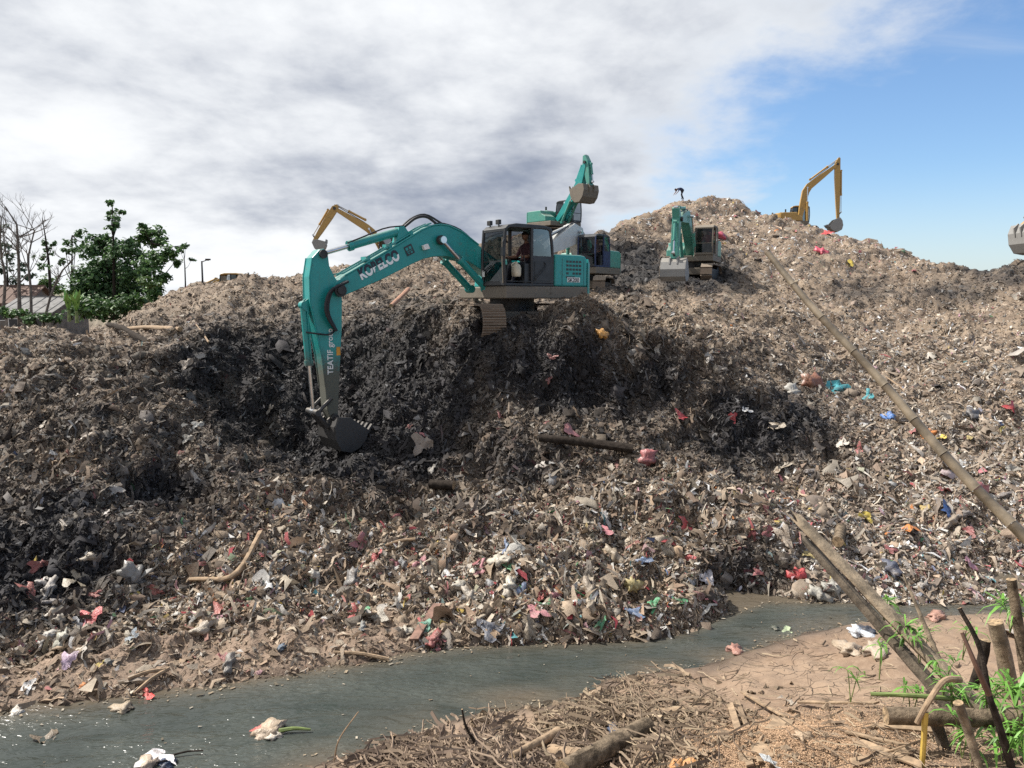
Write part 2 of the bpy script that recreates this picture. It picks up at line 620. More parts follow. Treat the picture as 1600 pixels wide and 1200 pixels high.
pts = []
for px, lst in COLS.items():
    P = [at(px, b, Y) for b, Y in lst]
    for p in P:
        pts.append((p.x / p.y, math.log(p.y), p.z))
    u = P[-1].x / P[-1].y
    Yc, zc_ = P[-1].y, P[-1].z
    pts.append((u, math.log(Yc * 1.12), zc_ - 0.4))
    pts.append((u, math.log(Yc * 1.5), 3 + (zc_ - 3) * 0.55))
    pts.append((u, math.log(150), 3.2))
    pts.append((u, math.log(400), 3.0))
    if px in (60, 1640):
        for k in ((-0.28, -0.65) if px == 60 else (0.25, 0.6)):
            for p in P:
                pts.append((u + k, math.log(p.y), p.z))
            pts.append((u + k, math.log(Yc * 1.5), 3.3))
            pts.append((u + k, math.log(200), 3.0))
for u in np.linspace(-1.3, 1.3, 27):
    t = float(toeY(u))
    pts.append((u, math.log(t), 0.02))
    pts.append((u, math.log(t * 0.93), -0.45))
    pts.append((u, math.log(t * 0.8), -0.8))
CP = np.array(pts)
CX = np.stack([CP[:, 0], CP[:, 1] * KV], 1)


def tps(d2):
    return 0.5 * d2 * np.log(d2 + 1e-12)


_D = ((CX[:, None, :] - CX[None]) ** 2).sum(-1)
n_ = len(CX)
A = np.zeros((n_ + 3, n_ + 3))
A[:n_, :n_] = tps(_D) + np.eye(n_) * 2e-4
A[:n_, n_] = 1
A[:n_, n_ + 1:] = CX
A[n_:, :n_] = A[:n_, n_:].T
_w = np.linalg.solve(A, np.concatenate([CP[:, 2], np.zeros(3)]))


def heap_base(u, Y):
    q = np.stack([u.ravel(), np.log(Y.ravel()) * KV], 1)
    out = np.empty(len(q))
    for i in range(0, len(q), 40000):
        b = q[i:i + 40000]
        d2 = (b[:, :1] - CX[None, :, 0]) ** 2 + (b[:, 1:] - CX[None, :, 1]) ** 2
        out[i:i + 40000] = tps(d2) @ _w[:n_] + _w[n_] + b @ _w[n_ + 1:]
    return out.reshape(u.shape)


NU = 640
ug = np.concatenate([np.linspace(-1.5, -0.80, 20, endpoint=False), np.linspace(-0.80, 0.80, NU), np.linspace(0.80, 1.5, 21)[1:]])
yg = np.exp(np.concatenate([np.linspace(math.log(6.5), math.log(8.9), 10, endpoint=False),
                            np.linspace(math.log(8.9), math.log(30), 330, endpoint=False),
                            np.linspace(math.log(30), math.log(85), 125, endpoint=False),
                            np.linspace(math.log(85), math.log(3500), 40)]))
UU, YY = np.meshgrid(ug, yg)
# base heights on a coarser lattice then bilinear
ug_c = np.linspace(-1.5, 1.5, 260)
vg_c = np.linspace(math.log(6.4), math.log(3600), 300)
uc, vc = np.meshgrid(ug_c, vg_c)
zc_grid = heap_base(uc, np.exp(vc))


def bil(u, Y):
    a = np.clip((u + 1.5) / 3.0 * 259, 0, 258.999)
    b = np.clip((np.log(Y) - vg_c[0]) / (vg_c[-1] - vg_c[0]) * 299, 0, 298.999)
    i, j = a.astype(int), b.astype(int)
    fa, fb = a - i, b - j
    g = zc_grid
    return (g[j, i] * (1 - fa) + g[j, i + 1] * fa) * (1 - fb) + (g[j + 1, i] * (1 - fa) + g[j + 1, i + 1] * fa) * fb


ZZ = bil(UU, YY)
far = np.clip((YY - 110) / 100, 0, 1)
ZZ = ZZ * (1 - far) + 3.0 * far
XX = UU * YY
# a low far rise behind the trees on the left
ZZ += 5.5 * np.exp(-((UU + 0.62) / 0.30) ** 2) * np.exp(-((np.log(YY) - math.log(150)) / 0.25) ** 2)
ZZ -= 0.016 * np.minimum(YY, 90) * np.clip((YY - 18) / 12, 0, 1)
# flat stand for the near excavator, waste pushed up round its tracks
ZZ -= 0.42 * np.clip((-UU - 0.38) / 0.12, 0, 1) * np.clip((YY - 17) / 8, 0, 1) * (YY < 90)
ex = np.exp(-(((XX - 0.9) / 4.6) ** 4 + np.where(YY < 21.9, (np.abs(YY - 21.9) / 2.5) ** 3, ((YY - 21.9) / 2.3) ** 4)))
ZZ = ZZ * (1 - 0.9 * ex) + (4.78 + 0.02 * XX) * 0.9 * ex
ZZ += 0.72 * np.exp(-(((XX - 1.25) / 1.15) ** 2 + ((YY - 20.0) / 0.8) ** 2)) + 0.40 * np.exp(-(((XX + 1.6) / 0.7) ** 2 + ((YY - 21.2) / 0.8) ** 2))
# hollow where the bucket digs, gullies and hollows in the face
def dent(px, py, Y, rx, ry, d):
    p = at(px, py, Y)
    return -d * np.exp(-(((XX - p.x) / rx) ** 2 + ((YY - p.y) / ry) ** 2))


ZZ += dent(560, 700, 18.9, 1.5, 1.0, 0.5) + dent(430, 640, 19.0, 1.6, 1.0, 0.6) + dent(250, 755, 15.6, 1.1, 0.55, 0.55)
ZZ += dent(40, 870, 12.7, 1.3, 0.6, 0.55) + dent(130, 780, 14.2, 0.9, 0.5, 0.4) + dent(1160, 905, 12.9, 0.75, 0.45, 0.55)
ZZ += dent(660, 560, 20.3, 0.8, 0.9, 0.5) + dent(1180, 690, 18.0, 1.3, 0.9, 0.5) + dent(800, 740, 16.2, 1.0, 0.5, 0.35)
ZZ += dent(1010, 560, 21.5, 1.0, 0.8, 0.4) + dent(1290, 690, 18.6, 0.9, 0.5, 0.35)
ZZ += dent(330, 575, 19.6, 2.2, 0.6, 0.45) + dent(640, 790, 15.2, 1.2, 0.4, 0.3)
# lumps thrown up
ZZ -= dent(700, 830, 14.2, 1.6, 0.6, 0.28) + dent(1020, 790, 14.7, 1.1, 0.5, 0.30) + dent(180, 690, 16.2, 1.2, 0.8, 0.3)
ZZ -= dent(900, 530, 20.8, 1.3, 0.5, 0.25)
TT = toeY(UU)
din = YY - TT                                    # metres in from the waterline
amp = np.clip(din / 1.2, 0.0, 1) * (1 - far)
steep = np.clip((UU + 0.12) / 0.25, 0, 1)
ZZ += (0.35 * steep * np.exp(-((din - 0.45) / 0.35) ** 2)) * (UU < 0.28)
disp = 0.50 * gn(XX / 4.2, YY / 4.2, 1) + 0.26 * gn(XX / 1.9, YY / 1.9, 2)
ridge = lambda s, k: (0.28 - np.abs(gn(XX / s, YY / s, k))) * 2
disp = disp + 0.16 * ridge(1.15, 3) + 0.11 * gn(XX / 0.62, YY / 0.62, 4) + 0.075 * ridge(0.42, 5)
disp = disp + 0.05 * gn(XX / 0.24, YY / 0.24, 6) + 0.035 * gn(XX / 0.13, YY / 0.13, 7) + 0.02 * gn(XX / 0.07, YY / 0.07, 8)
wx = gn(XX / 0.8, YY / 0.8, 12)
wy = gn(XX / 0.8, YY / 0.8, 13)
ZZ = np.where(din < 0, np.maximum(ZZ, -0.9), ZZ)
hs = 1 + np.clip((YY - 30) / 40, 0, 1) * 0.4
PP = np.stack([XX, YY, ZZ], -1)


def grid_normals(P):
    du = np.gradient(P, axis=1)
    dv = np.gradient(P, axis=0)
    nn_ = np.cross(du, dv)
    return nn_ / (np.linalg.norm(nn_, axis=-1, keepdims=True) + 1e-9)


NN = grid_normals(PP)
PP = PP + NN * (disp * amp * hs)[..., None] * np.array([1, 1, 1.0])
PP[..., 0] += wx * 0.10 * amp
PP[..., 1] += wy * 0.10 * amp
PP[..., 2] += np.clip(din, 0, 1) * (0.03 * gn(XX / 0.3, YY / 0.3, 21)) * (1 - amp)
NN = grid_normals(PP)
PXI, PYI = project(PP)

# heap colours, place by place: black wet waste freshly dug, darkened hollows, overhang shade painted in, dry brown waste, silt by the water
WET_SHADE = [(530, 700, 130, 55, 1.3), (560, 610, 210, 130, 1.3), (600, 690, 140, 80, 1.2), (780, 565, 240, 95, 1.0), (600, 645, 640, 140, 0.68), (430, 620, 130, 90, 1.1), (150, 780, 170, 90, 0.45), (380, 575, 140, 75, 1.15), (1010, 610, 210, 80, 0.75),
       (1170, 665, 120, 65, 1.15), (60, 850, 140, 120, 1.05), (250, 760, 100, 60, 1.0), (900, 500, 160, 40, 0.45), (800, 720, 120, 70, 0.6),
       (980, 415, 90, 42, 1.15), (1075, 425, 85, 34, 1.25), (1490, 455, 60, 22, 0.75), (1560, 425, 60, 30, 0.85), (700, 500, 90, 40, 0.75),
       (120, 660, 130, 50, 0.45), (880, 650, 170, 70, 0.7), (420, 500, 160, 20, 0.5), (1350, 455, 60, 20, 0.6), (1165, 890, 60, 50, 0.85),
       (330, 700, 90, 60, 0.6), (690, 790, 110, 40, 0.5), (930, 370, 40, 25, 0.7)]


def wet_shade(px, py, x, y):
    w = np.zeros_like(px)
    for a, b, rx, ry, s in WET_SHADE:
        w = np.maximum(w, s * np.exp(-0.75 * ((((px - a) / rx) ** 2 + ((py - b) / ry) ** 2)) ** 1.3))
    w = w + 0.35 * gn(x / 1.3, y / 1.3, 31) * np.clip(w * 3, 0.25, 1) + 0.2 * gn(x / 0.5, y / 0.5, 32) * np.clip(w * 3, 0.2, 1)
    return np.clip(w, 0, 1)


def siltiness(u, dn, x, y):
    lim = np.where(u < -0.12, 1.45, 0.2)
    return np.clip((lim - dn + 0.7 * gn(x / 0.9, y / 0.9, 33)) / 0.6, 0, 1)


def lerp(a, b, t):
    return a + (b - a) * t


def heap_colour(px, py, x, y, u, dn):
    w = wet_shade(px, py, x, y)[:, None]
    s = siltiness(u, dn, x, y)[:, None]
    n = (gn(x / 0.35, y / 0.35, 34) * 0.5 + 0.5)[:, None]
    n2_ = np.clip(gn(x / 3.0, y / 3.0, 35) + 0.5, 0, 1)[:, None]
    dry = lerp(np.array([0.13, 0.095, 0.066]), np.array([0.33, 0.255, 0.185]), n)
    dry = lerp(dry, dry * np.array([0.75, 0.72, 0.72]), n2_ * 0.7)
    blk = lerp(np.array([0.014, 0.0135, 0.015]), np.array([0.05, 0.045, 0.042]), n)
    c = lerp(dry, blk, w)
    c = lerp(c, np.array([0.23, 0.165, 0.12]) * (0.75 + 0.5 * n), s * 0.9)
    soak = np.clip(1 - (dn - 0.02) / 0.16, 0, 1)[:, None]
    return lerp(c, c * np.array([0.42, 0.40, 0.40]), soak), w[:, 0], s[:, 0]


def grid_mesh(name, P, colour=None, cname="Col", fac=None, fname=None):
    r, c = P.shape[:2]
    me = bpy.data.meshes.new(name)
    nv = r * c
    me.vertices.add(nv)
    me.vertices.foreach_set("co", P.reshape(-1).astype(np.float32))
    idx = np.arange(nv).reshape(r, c)
    q = np.stack([idx[:-1, :-1], idx[:-1, 1:], idx[1:, 1:], idx[1:, :-1]], -1).reshape(-1)
    nf = (r - 1) * (c - 1)
    me.loops.add(nf * 4)
    me.loops.foreach_set("vertex_index", q.astype(np.int32))
    me.polygons.add(nf)
    me.polygons.foreach_set("loop_start", (np.arange(nf) * 4).astype(np.int32))
    me.update()
    me.polygons.foreach_set("use_smooth", np.ones(nf, bool))
    if colour is not None:
        a = me.attributes.new(cname, 'FLOAT_COLOR', 'POINT')
        a.data.foreach_set("color", np.concatenate([colour, np.ones((nv, 1))], 1).astype(np.float32).ravel())
    if fac is not None:
        a = me.attributes.new(fname, 'FLOAT', 'POINT')
        a.data.foreach_set("value", fac.astype(np.float32).ravel())
    me.validate()
    return me


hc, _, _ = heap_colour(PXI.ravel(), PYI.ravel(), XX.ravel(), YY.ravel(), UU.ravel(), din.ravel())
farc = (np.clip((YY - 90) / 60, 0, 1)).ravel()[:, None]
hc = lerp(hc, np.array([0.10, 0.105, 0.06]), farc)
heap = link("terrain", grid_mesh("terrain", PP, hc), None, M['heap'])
tag(heap, "tall brown heap of matted landfill waste", None, None, "structure")

# ------------------------------------------------------------------ near bank
NEAR_PX = [(500, 1195), (640, 1152), (700, 1128), (760, 1112), (830, 1108), (905, 1100), (930, 1075), (950, 1062), (1020, 1052), (1100, 1041), (1180, 1015),
           (1260, 990), (1350, 974), (1430, 966), (1560, 961)]
NEAR = np.array([atz(a, b, 0)[:2] for a, b in NEAR_PX])
NEAR = np.concatenate([[(-60, -20), (-12, 1.8), (-6, 5.4), (-3.5, 6.9)], NEAR, [(12, 12.0), (60, 14)]])


def nearY(x):
    return np.interp(x, NEAR[:, 0], NEAR[:, 1])


bx_ = np.concatenate([np.linspace(-60, -4, 40, endpoint=False), np.linspace(-4, 10.5, 420, endpoint=False), np.linspace(10.5, 60, 40)])
by_ = np.concatenate([np.linspace(-60, 4, 40, endpoint=False), np.linspace(4, 13.4, 270)])
BX, BY = np.meshgrid(bx_, by_)


def bank_z(x, y):
    d = (nearY(x) - y) * 0.88
    z = np.where(d > 0, 0.27 * d, 0.30 * d)
    z = np.where(d > 10.5, 2.84 + 0.02 * (d - 10.5), z)
    z = np.where(d > 30, 3.2, z)
    k = np.clip(d / 0.8, 0, 1)
    z = z + k * (0.10 * gn(x / 1.3, y / 1.3, 41) + 0.045 * gn(x / 0.45, y / 0.45, 42) + 0.02 * gn(x / 0.16, y / 0.16, 43))
    z = z + 0.02 * gn(x / 0.3, y / 0.3, 44) + 0.06 * np.exp(-((d - 0.25) / 0.18) ** 2)
    p = atz(1225, 1150, 0.85)
    z = z + 0.16 * np.exp(-(((x - p.x) / 0.75) ** 2 + ((y - p.y) / 0.5) ** 2))
    return np.maximum(z, -0.75)


BZ = bank_z(BX, BY)
bd = (nearY(BX) - BY)
wet = np.clip(1 - (bd - 0.05 + 0.2 * gn(BX / 0.6, BY / 0.6, 45)) / 0.5, 0, 1)
bank = link("ground", grid_mesh("ground", np.stack([BX, BY, BZ], -1), None, None, wet, "wet"), None, M['mud'])
tag(bank, "cracked brown mud bank in the foreground", None, None, "structure")

wxg = np.concatenate([np.linspace(-70, -9, 12, endpoint=False), np.linspace(-9, 10, 240, endpoint=False), np.linspace(10, 70, 12)])
wyg = np.concatenate([np.linspace(-25, 4, 8, endpoint=False), np.linspace(4, 13.6, 160, endpoint=False), np.linspace(13.6, 20, 8)])
WX, WY = np.meshgrid(wxg, wyg)
dn_ = WY - nearY(WX)
shal = np.exp(-np.maximum(dn_, 0) / 0.35) * np.clip(0.6 + gn(WX / 0.7, WY / 0.7, 51), 0, 1)
df_ = toeY(WX / np.maximum(WY, 1)) - WY
shal = np.maximum(shal, 0.8 * np.exp(-np.maximum(df_, 0) / 0.18))
p1 = atz(820, 1090, 0)
shal = np.maximum(shal, 0.75 * np.exp(-(((WX - p1.x) / 0.7) ** 2 + ((WY - p1.y) / 0.28) ** 2)))
WZ = 0.006 * gn(WX / 0.5, WY / 0.28, 52)
water = link("water", grid_mesh("water", np.stack([WX, WY, WZ], -1), None, None, shal, "shallow"), None, M['water'])
tag(water, "murky grey green stream", None, None, "structure")

# ------------------------------------------------------------------ loose waste
def make_template(kind, r):
    if kind == 'sheet':
        n = 4
        g = np.linspace(-0.5, 0.5, n)
        x, y = np.meshgrid(g, g)
        x = x + r.normal(0, 0.07, x.shape)
        y = y * r.uniform(0.45, 1.0) + r.normal(0, 0.06, x.shape)
        k1, k2 = r.uniform(-3, 3, 2)
        z = 0.20 * np.sin(k1 * 2.2 * x + k2 * 2.2 * y + r.uniform(0, 6)) + r.normal(0, 0.12, x.shape) - 0.55 * (x ** 2 + y ** 2)
        q_ = 1 - 0.30 * r.uniform(0, 1, x.shape) * (np.maximum(np.abs(x), np.abs(y)) > 0.4)
        x, y = x * q_, y * q_
        x[0, 0] *= 0.6
        y[-1, -1] *= 0.5
        V = np.stack([x, y, z], -1).reshape(-1, 3)
        F = [(i * n + j, i * n + j + 1, (i + 1) * n + j + 1, (i + 1) * n + j) for i in range(n - 1) for j in range(n - 1)]
    elif kind == 'strip':
        n = 5
        t = np.linspace(-0.5, 0.5, n)
        bend = r.uniform(-0.7, 0.7)
        wv_ = r.uniform(0.03, 0.12)
        cy_ = bend * (t ** 2) + 0.05 * np.sin(t * 9 + r.uniform(0, 6))
        cz_ = r.uniform(-0.9, 0.1) * t ** 2 + r.normal(0, 0.03, n)
        w = wv_ * (1 - 0.8 * np.abs(t) * r.uniform(0.2, 1.6))
        tw = np.cumsum(r.normal(0, 0.5, n))
        a = np.stack([t, cy_ - w * np.cos(tw), cz_ - w * np.sin(tw)], -1)
        b = np.stack([t, cy_ + w * np.cos(tw), cz_ + w * np.sin(tw)], -1)
        V = np.concatenate([a, b])
        F = [(i, i + 1, n + i + 1, n + i) for i in range(n - 1)]
    else:
        V = np.array([(-0.5, -0.16, 0), (0.5, -0.14, 0.1), (0.42, 0.18, -0.05), (-0.4, 0.15, 0.12)])
        V = V + r.normal(0, 0.13, V.shape)
        F = [(0, 1, 2, 3)]
    return V, np.array(F)


def bake(name, items, mat, vary=0.0, smooth=False):
    """items: list of (verts Nx k x 3, faces, colours N x 3) joined into one mesh"""
    vs, fs, cs = [], [], []
    base = 0
    for V, F, C_ in items:
        n, k = V.shape[:2]
        vs.append(V.reshape(-1, 3))
        fs.append((F[None] + (base + np.arange(n) * k)[:, None, None]).reshape(-1, F.shape[1]))
        cs.append(np.repeat(C_, k, 0))
        base += n * k
    v_ = np.concatenate(vs).astype(np.float32)
    f_ = np.concatenate(fs).astype(np.int32)
    c_ = np.concatenate(cs)
    if vary:
        c_ = c_ * np.random.default_rng(len(c_)).uniform(1 - vary, 1 + vary, (len(c_), 1))
    k = f_.shape[1]
    me = bpy.data.meshes.new(name)
    me.vertices.add(len(v_))
    me.vertices.foreach_set("co", v_.ravel())
    me.loops.add(f_.size)
    me.loops.foreach_set("vertex_index", f_.ravel())
    me.polygons.add(len(f_))
    me.polygons.foreach_set("loop_start", (np.arange(len(f_)) * k).astype(np.int32))
    me.update()
    me.polygons.foreach_set("use_smooth", np.full(len(f_), smooth))
    a = me.attributes.new("Col", 'FLOAT_COLOR', 'POINT')
    a.data.foreach_set("color", np.concatenate([c_, np.ones((len(c_), 1))], 1).astype(np.float32).ravel())
    me.validate()
    return link(name, me, None, mat)


# visible area of each cell of the heap decides how many scraps it gets
cellP = 0.25 * (PP[:-1, :-1] + PP[1:, :-1] + PP[:-1, 1:] + PP[1:, 1:])
cellN = NN[:-1, :-1]
cpx, cpy = project(cellP)
du = np.linalg.norm(PP[:-1, 1:] - PP[:-1, :-1], axis=-1)
dv = np.linalg.norm(PP[1:, :-1] - PP[:-1, :-1], axis=-1)
area = du * dv
view = np.array([0, 0, EYE]) - cellP
dist = np.linalg.norm(view, axis=-1)
cosv = np.clip((cellN * view).sum(-1) / dist, 0.12, 1)
wgt = area * cosv / dist ** 2
wgt = wgt * ((cpx > -130) & (cpx < 1730) & (cellP[..., 1] < 100) & (din[:-1, :-1] > -0.03))
silt_c = siltiness(UU[:-1, :-1], din[:-1, :-1], cellP[..., 0], cellP[..., 1])
wgt = wgt * (1 - 0.85 * silt_c)
cdf = np.cumsum(wgt.ravel())
cdf /= cdf[-1]

ACC = np.array([(0.42, 0.05, 0.07), (0.50, 0.16, 0.18), (0.30, 0.03, 0.04), (0.05, 0.13, 0.32), (0.05, 0.25, 0.28), (0.06, 0.26, 0.10),
                (0.50, 0.36, 0.06), (0.50, 0.17, 0.03), (0.55, 0.30, 0.36), (0.10, 0.20, 0.20), (0.45, 0.46, 0.30)])
DRY = np.array([(0.24, 0.19, 0.14), (0.31, 0.255, 0.195), (0.17, 0.13, 0.095), (0.37, 0.325, 0.26), (0.12, 0.095, 0.075), (0.25, 0.225, 0.195),
                (0.20, 0.145, 0.105), (0.43, 0.39, 0.33), (0.075, 0.062, 0.055), (0.29, 0.215, 0.15)])
DRYW = np.array([.19, .16, .16, .09, .11, .10, .09, .03, .04, .05])
DRYW = DRYW / DRYW.sum()
DRY = DRY * np.array([1.17, 1.14, 1.12])
PALE = np.array([(0.58, 0.56, 0.52), (0.47, 0.45, 0.42), (0.66, 0.64, 0.62)])


def scatter(n, size, sig, kind, nt_, tilt, lift, seed):
    r = np.random.default_rng(seed)
    k = np.searchsorted(cdf, r.uniform(0, 1, n))
    k = np.minimum(k, cdf.size - 1)
    i, j = np.unravel_index(k, wgt.shape)
    a, b = r.uniform(0, 1, (2, n, 1))
    p = (PP[i, j] * (1 - a) + PP[i, j + 1] * a) * (1 - b) + (PP[i + 1, j] * (1 - a) + PP[i + 1, j + 1] * a) * b
    nrm = NN[i, j]
    d = p[:, 1]
    px, py = project(p)
    u = p[:, 0] / p[:, 1]
    dn = d - toeY(u)
    col, w, s = heap_colour(px, py, p[:, 0], p[:, 1], u, dn)
    # colours
    c = DRY[r.choice(len(DRY), n, p=DRYW)] * r.uniform(0.5, 1.42, (n, 1))
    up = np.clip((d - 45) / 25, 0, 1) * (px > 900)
    low = np.clip((17.0 - d) / 3.0, 0, 1) * (1 - s)
    rightd = np.clip((px - 1150) / 250, 0, 1) * (d < 40)
    pal = r.uniform(0, 1, n) < (0.035 + 0.22 * up + 0.05 * low + 0.03 * rightd) * (1 - 0.6 * w)
    c[pal] = PALE[r.integers(0, 3, pal.sum())] * r.uniform(0.65, 1.05, (pal.sum(), 1))
    acc = r.uniform(0, 1, n) < (0.012 + 0.12 * up + 0.055 * low + 0.012 * rightd) * (1 - 0.7 * w)
    aw = np.array([.2, .16, .16, .06, .05, .06, .07, .05, .08, .06, .05])
    ac = ACC[r.choice(len(ACC), n, p=aw / aw.sum())]
    ac = lerp(ac, np.array([0.25, 0.2, 0.16]), r.uniform(0.1, 0.75, (n, 1)))
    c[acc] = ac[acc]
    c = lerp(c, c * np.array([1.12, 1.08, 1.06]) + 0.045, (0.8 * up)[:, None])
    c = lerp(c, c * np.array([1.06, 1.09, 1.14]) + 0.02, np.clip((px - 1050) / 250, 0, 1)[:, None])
    blk = np.array([0.018, 0.0172, 0.019]) * r.uniform(0.4, 2.4, (n, 1)) + (r.uniform(0, 1, (n, 1)) > 0.95) * 0.11
    c = lerp(c, blk, np.clip(w * 1.08, 0, 0.97)[:, None])
    c = lerp(c, c * 0.5 + np.array([0.115, 0.085, 0.06]), (s * 0.7)[:, None])
    # size
    sc_ = size * np.exp(r.normal(0, sig, n)) * np.clip(d / 24.0, 1.0, 8) ** 0.55
    sc_ = np.minimum(sc_, 0.42 + d * 0.006)
    # frames
    nr = nrm + r.normal(0, tilt, (n, 3))
    nr /= np.linalg.norm(nr, axis=1, keepdims=True)
    t = r.normal(0, 1, (n, 3))
    if kind == 'strip':
        t = t * 0.8 + np.array([0, -0.5, -1.0])
    t -= nr * (t * nr).sum(1, keepdims=True)
    t /= np.linalg.norm(t, axis=1, keepdims=True)
    bt = np.cross(nr, t)
    p = p + nrm * (lift * sc_)[:, None]
    items = []
    which = r.integers(0, nt_, n)
    for q in range(nt_):
        V, F = make_template(kind, r)
        mq = which == q
        if not mq.any():
            continue
        V = V[None]
        X = p[mq][:, None] + sc_[mq][:, None, None] * (V[..., 0:1] * t[mq][:, None] + V[..., 1:2] * bt[mq][:, None] + V[..., 2:3] * nr[mq][:, None])
        items.append((X, F, c[mq]))
    return items


items = scatter(24000, 0.085, 0.62, 'sheet', 70, 0.34, 0.07, 101)
items += scatter(500, 0.24, 0.30, 'sheet', 30, 0.22, 0.05, 104)
items += scatter(76000, 0.140, 0.60, 'strip', 70, 0.34, 0.08, 102)
items += scatter(400000, 0.055, 0.50, 'chip', 50, 0.42, 0.13, 103)
o = bake("loose_waste", items, M['scrap'], 0.28, True)
tag(o, "matted loose waste scraps covering the heap", "waste", None, "stuff")

# look-up of the heap surface along a sight line
_vp = (np.abs(PXI - 800) < 900) & (YY < 90) & (din > -0.05)
_VX, _VY, _VP, _VN = PXI[_vp], PYI[_vp], PP[_vp], NN[_vp]


def on_heap(px, py):
    k = np.where((np.abs(_VX - px) < 5) & (np.abs(_VY - py) < 5))[0]
    if len(k) == 0:
        k = np.array([np.argmin((_VX - px) ** 2 + (_VY - py) ** 2)])
    b = k[np.argmin(_VP[k, 1])]
    return Vector(_VP[b]), Vector(_VN[b])


def heap_z(x, y):
    d2 = (_VP[:, 0] - x) ** 2 + (_VP[:, 1] - y) ** 2
    return float(_VP[np.argmin(d2), 2])


# ------------------------------------------------------------------ machines
def limb(sp, hw):
    """closed outline around a spine (x,z) with half thickness hw at each point"""
    top, bot = [], []
    n = len(sp)
    for i in range(n):
        a = Vector(sp[max(i - 1, 0)])
        b = Vector(sp[min(i + 1, n - 1)])
        d = (b - a).normalized()
        nrm = Vector((-d.y, d.x))
        p = Vector(sp[i])
        top.append(tuple(p + nrm * hw[i]))
        bot.append(tuple(p - nrm * hw[i]))
    return top + bot[::-1]


def lerp2(a, b, t):
    return (a[0] + (b[0] - a[0]) * t, a[1] + (b[1] - a[1]) * t)


def hydraulic(parent, a, b, y, r, split, paint, name="hydraulic_cylinder"):
    """barrel from a, rod out to b; both (x, z) in the machine plane at offset y"""
    m_ = lerp2(a, b, split)
    mb = MB().cyl((a[0], y, a[1]), (m_[0], y, m_[1]), r, 14)
    e = lerp2(a, b, split - 0.05)
    mb.cyl((e[0], y, e[1]), (m_[0], y, m_[1]), r * 1.22, 14)
    mb.cyl((a[0], y - r * 1.1, a[1]), (a[0], y + r * 1.1, a[1]), r * 1.15, 12)
    o_ = mb.build(name, paint, parent, smooth=True)
    MB().cyl((m_[0], y, m_[1]), (b[0], y, b[1]), r * 0.52, 12).cyl((b[0], y - r, b[1]), (b[0], y + r, b[1]), r * 0.95, 12).build("rod", M['chrome'], o_, smooth=True)
    return o_


BUCKET = [(0.03, 0.06), (-0.29, 0.0), (-0.80, -0.42), (-0.72, -0.66), (-0.52, -0.86), (-0.25, -0.97), (0.05, -0.86), (0.18, -0.55), (0.17, -0.2)]


def bucket(parent, hinge, ang, w, scale, mat, flip=False, y=0.0):
    ca, sa = math.cos(ang), math.sin(ang)

    def T(p):
        x, z = p[0] * scale * (-1 if flip else 1), p[1] * scale
        return (hinge[0] + x * ca - z * sa, hinge[1] + x * sa + z * ca)
    prof = [T(p) for p in BUCKET]
    hw = w / 2
    mb = MB()
    th = 0.035
    shell = prof[2:] + [prof[0]]
    cen = T((-0.3, -0.45))
    inner = [lerp2(p, cen, 0.07) for p in shell]
    mb.prism(shell + inner[::-1], y - hw + th, y + hw - th)
    root = mb.build("bucket", mat, parent, bevel=0.008)
    for s in (-1, 1):
        MB().prism(prof, y + s * hw - (th if s > 0 else 0), y + s * hw + (0 if s > 0 else th)).build("side_plate", mat, root, bevel=0.01)
    d = Vector(prof[2]) - Vector(prof[3])
    d.normalize()
    lipdir = Vector(T((-0.95, -0.27))) - Vector(prof[2])
    for k in range(5):
        yy = y - hw * 0.86 + k * hw * 0.43
        a, b = Vector(prof[3]).lerp(Vector(prof[2]), 0.6), Vector(prof[2]) + lipdir * 0.9
        nrm = Vector((-d.y, d.x)) * 0.045 * scale
        MB().prism([tuple(a - nrm), tuple(a + nrm), tuple(b + nrm * 0.2), tuple(b - nrm * 0.2)], yy - 0.05 * scale, yy + 0.05 * scale).build("tooth", mat, root)
    MB().prism([T(p) for p in [(0.03, 0.1), (0.2, -0.02), (0.2, -0.3), (-0.05, -0.12)]], y - 0.2 * scale, y - 0.14 * scale).build("bracket", mat, root)
    MB().prism([T(p) for p in [(0.03, 0.1), (0.2, -0.02), (0.2, -0.3), (-0.05, -0.12)]], y + 0.14 * scale, y + 0.2 * scale).build("bracket", mat, root)
    return root


_shoe = None


def shoe_mesh(w):
    mb = MB()
    prof = [(-0.095, 0), (0.095, 0), (0.095, 0.022), (0.075, 0.055), (0.06, 0.022), (0.012, 0.022), (0.0, 0.05), (-0.015, 0.022), (-0.06, 0.022), (-0.07, 0.05), (-0.095, 0.022)]
    mb.prism(prof, -w / 2, w / 2)
    return mb.mesh("shoe", M['rust'])


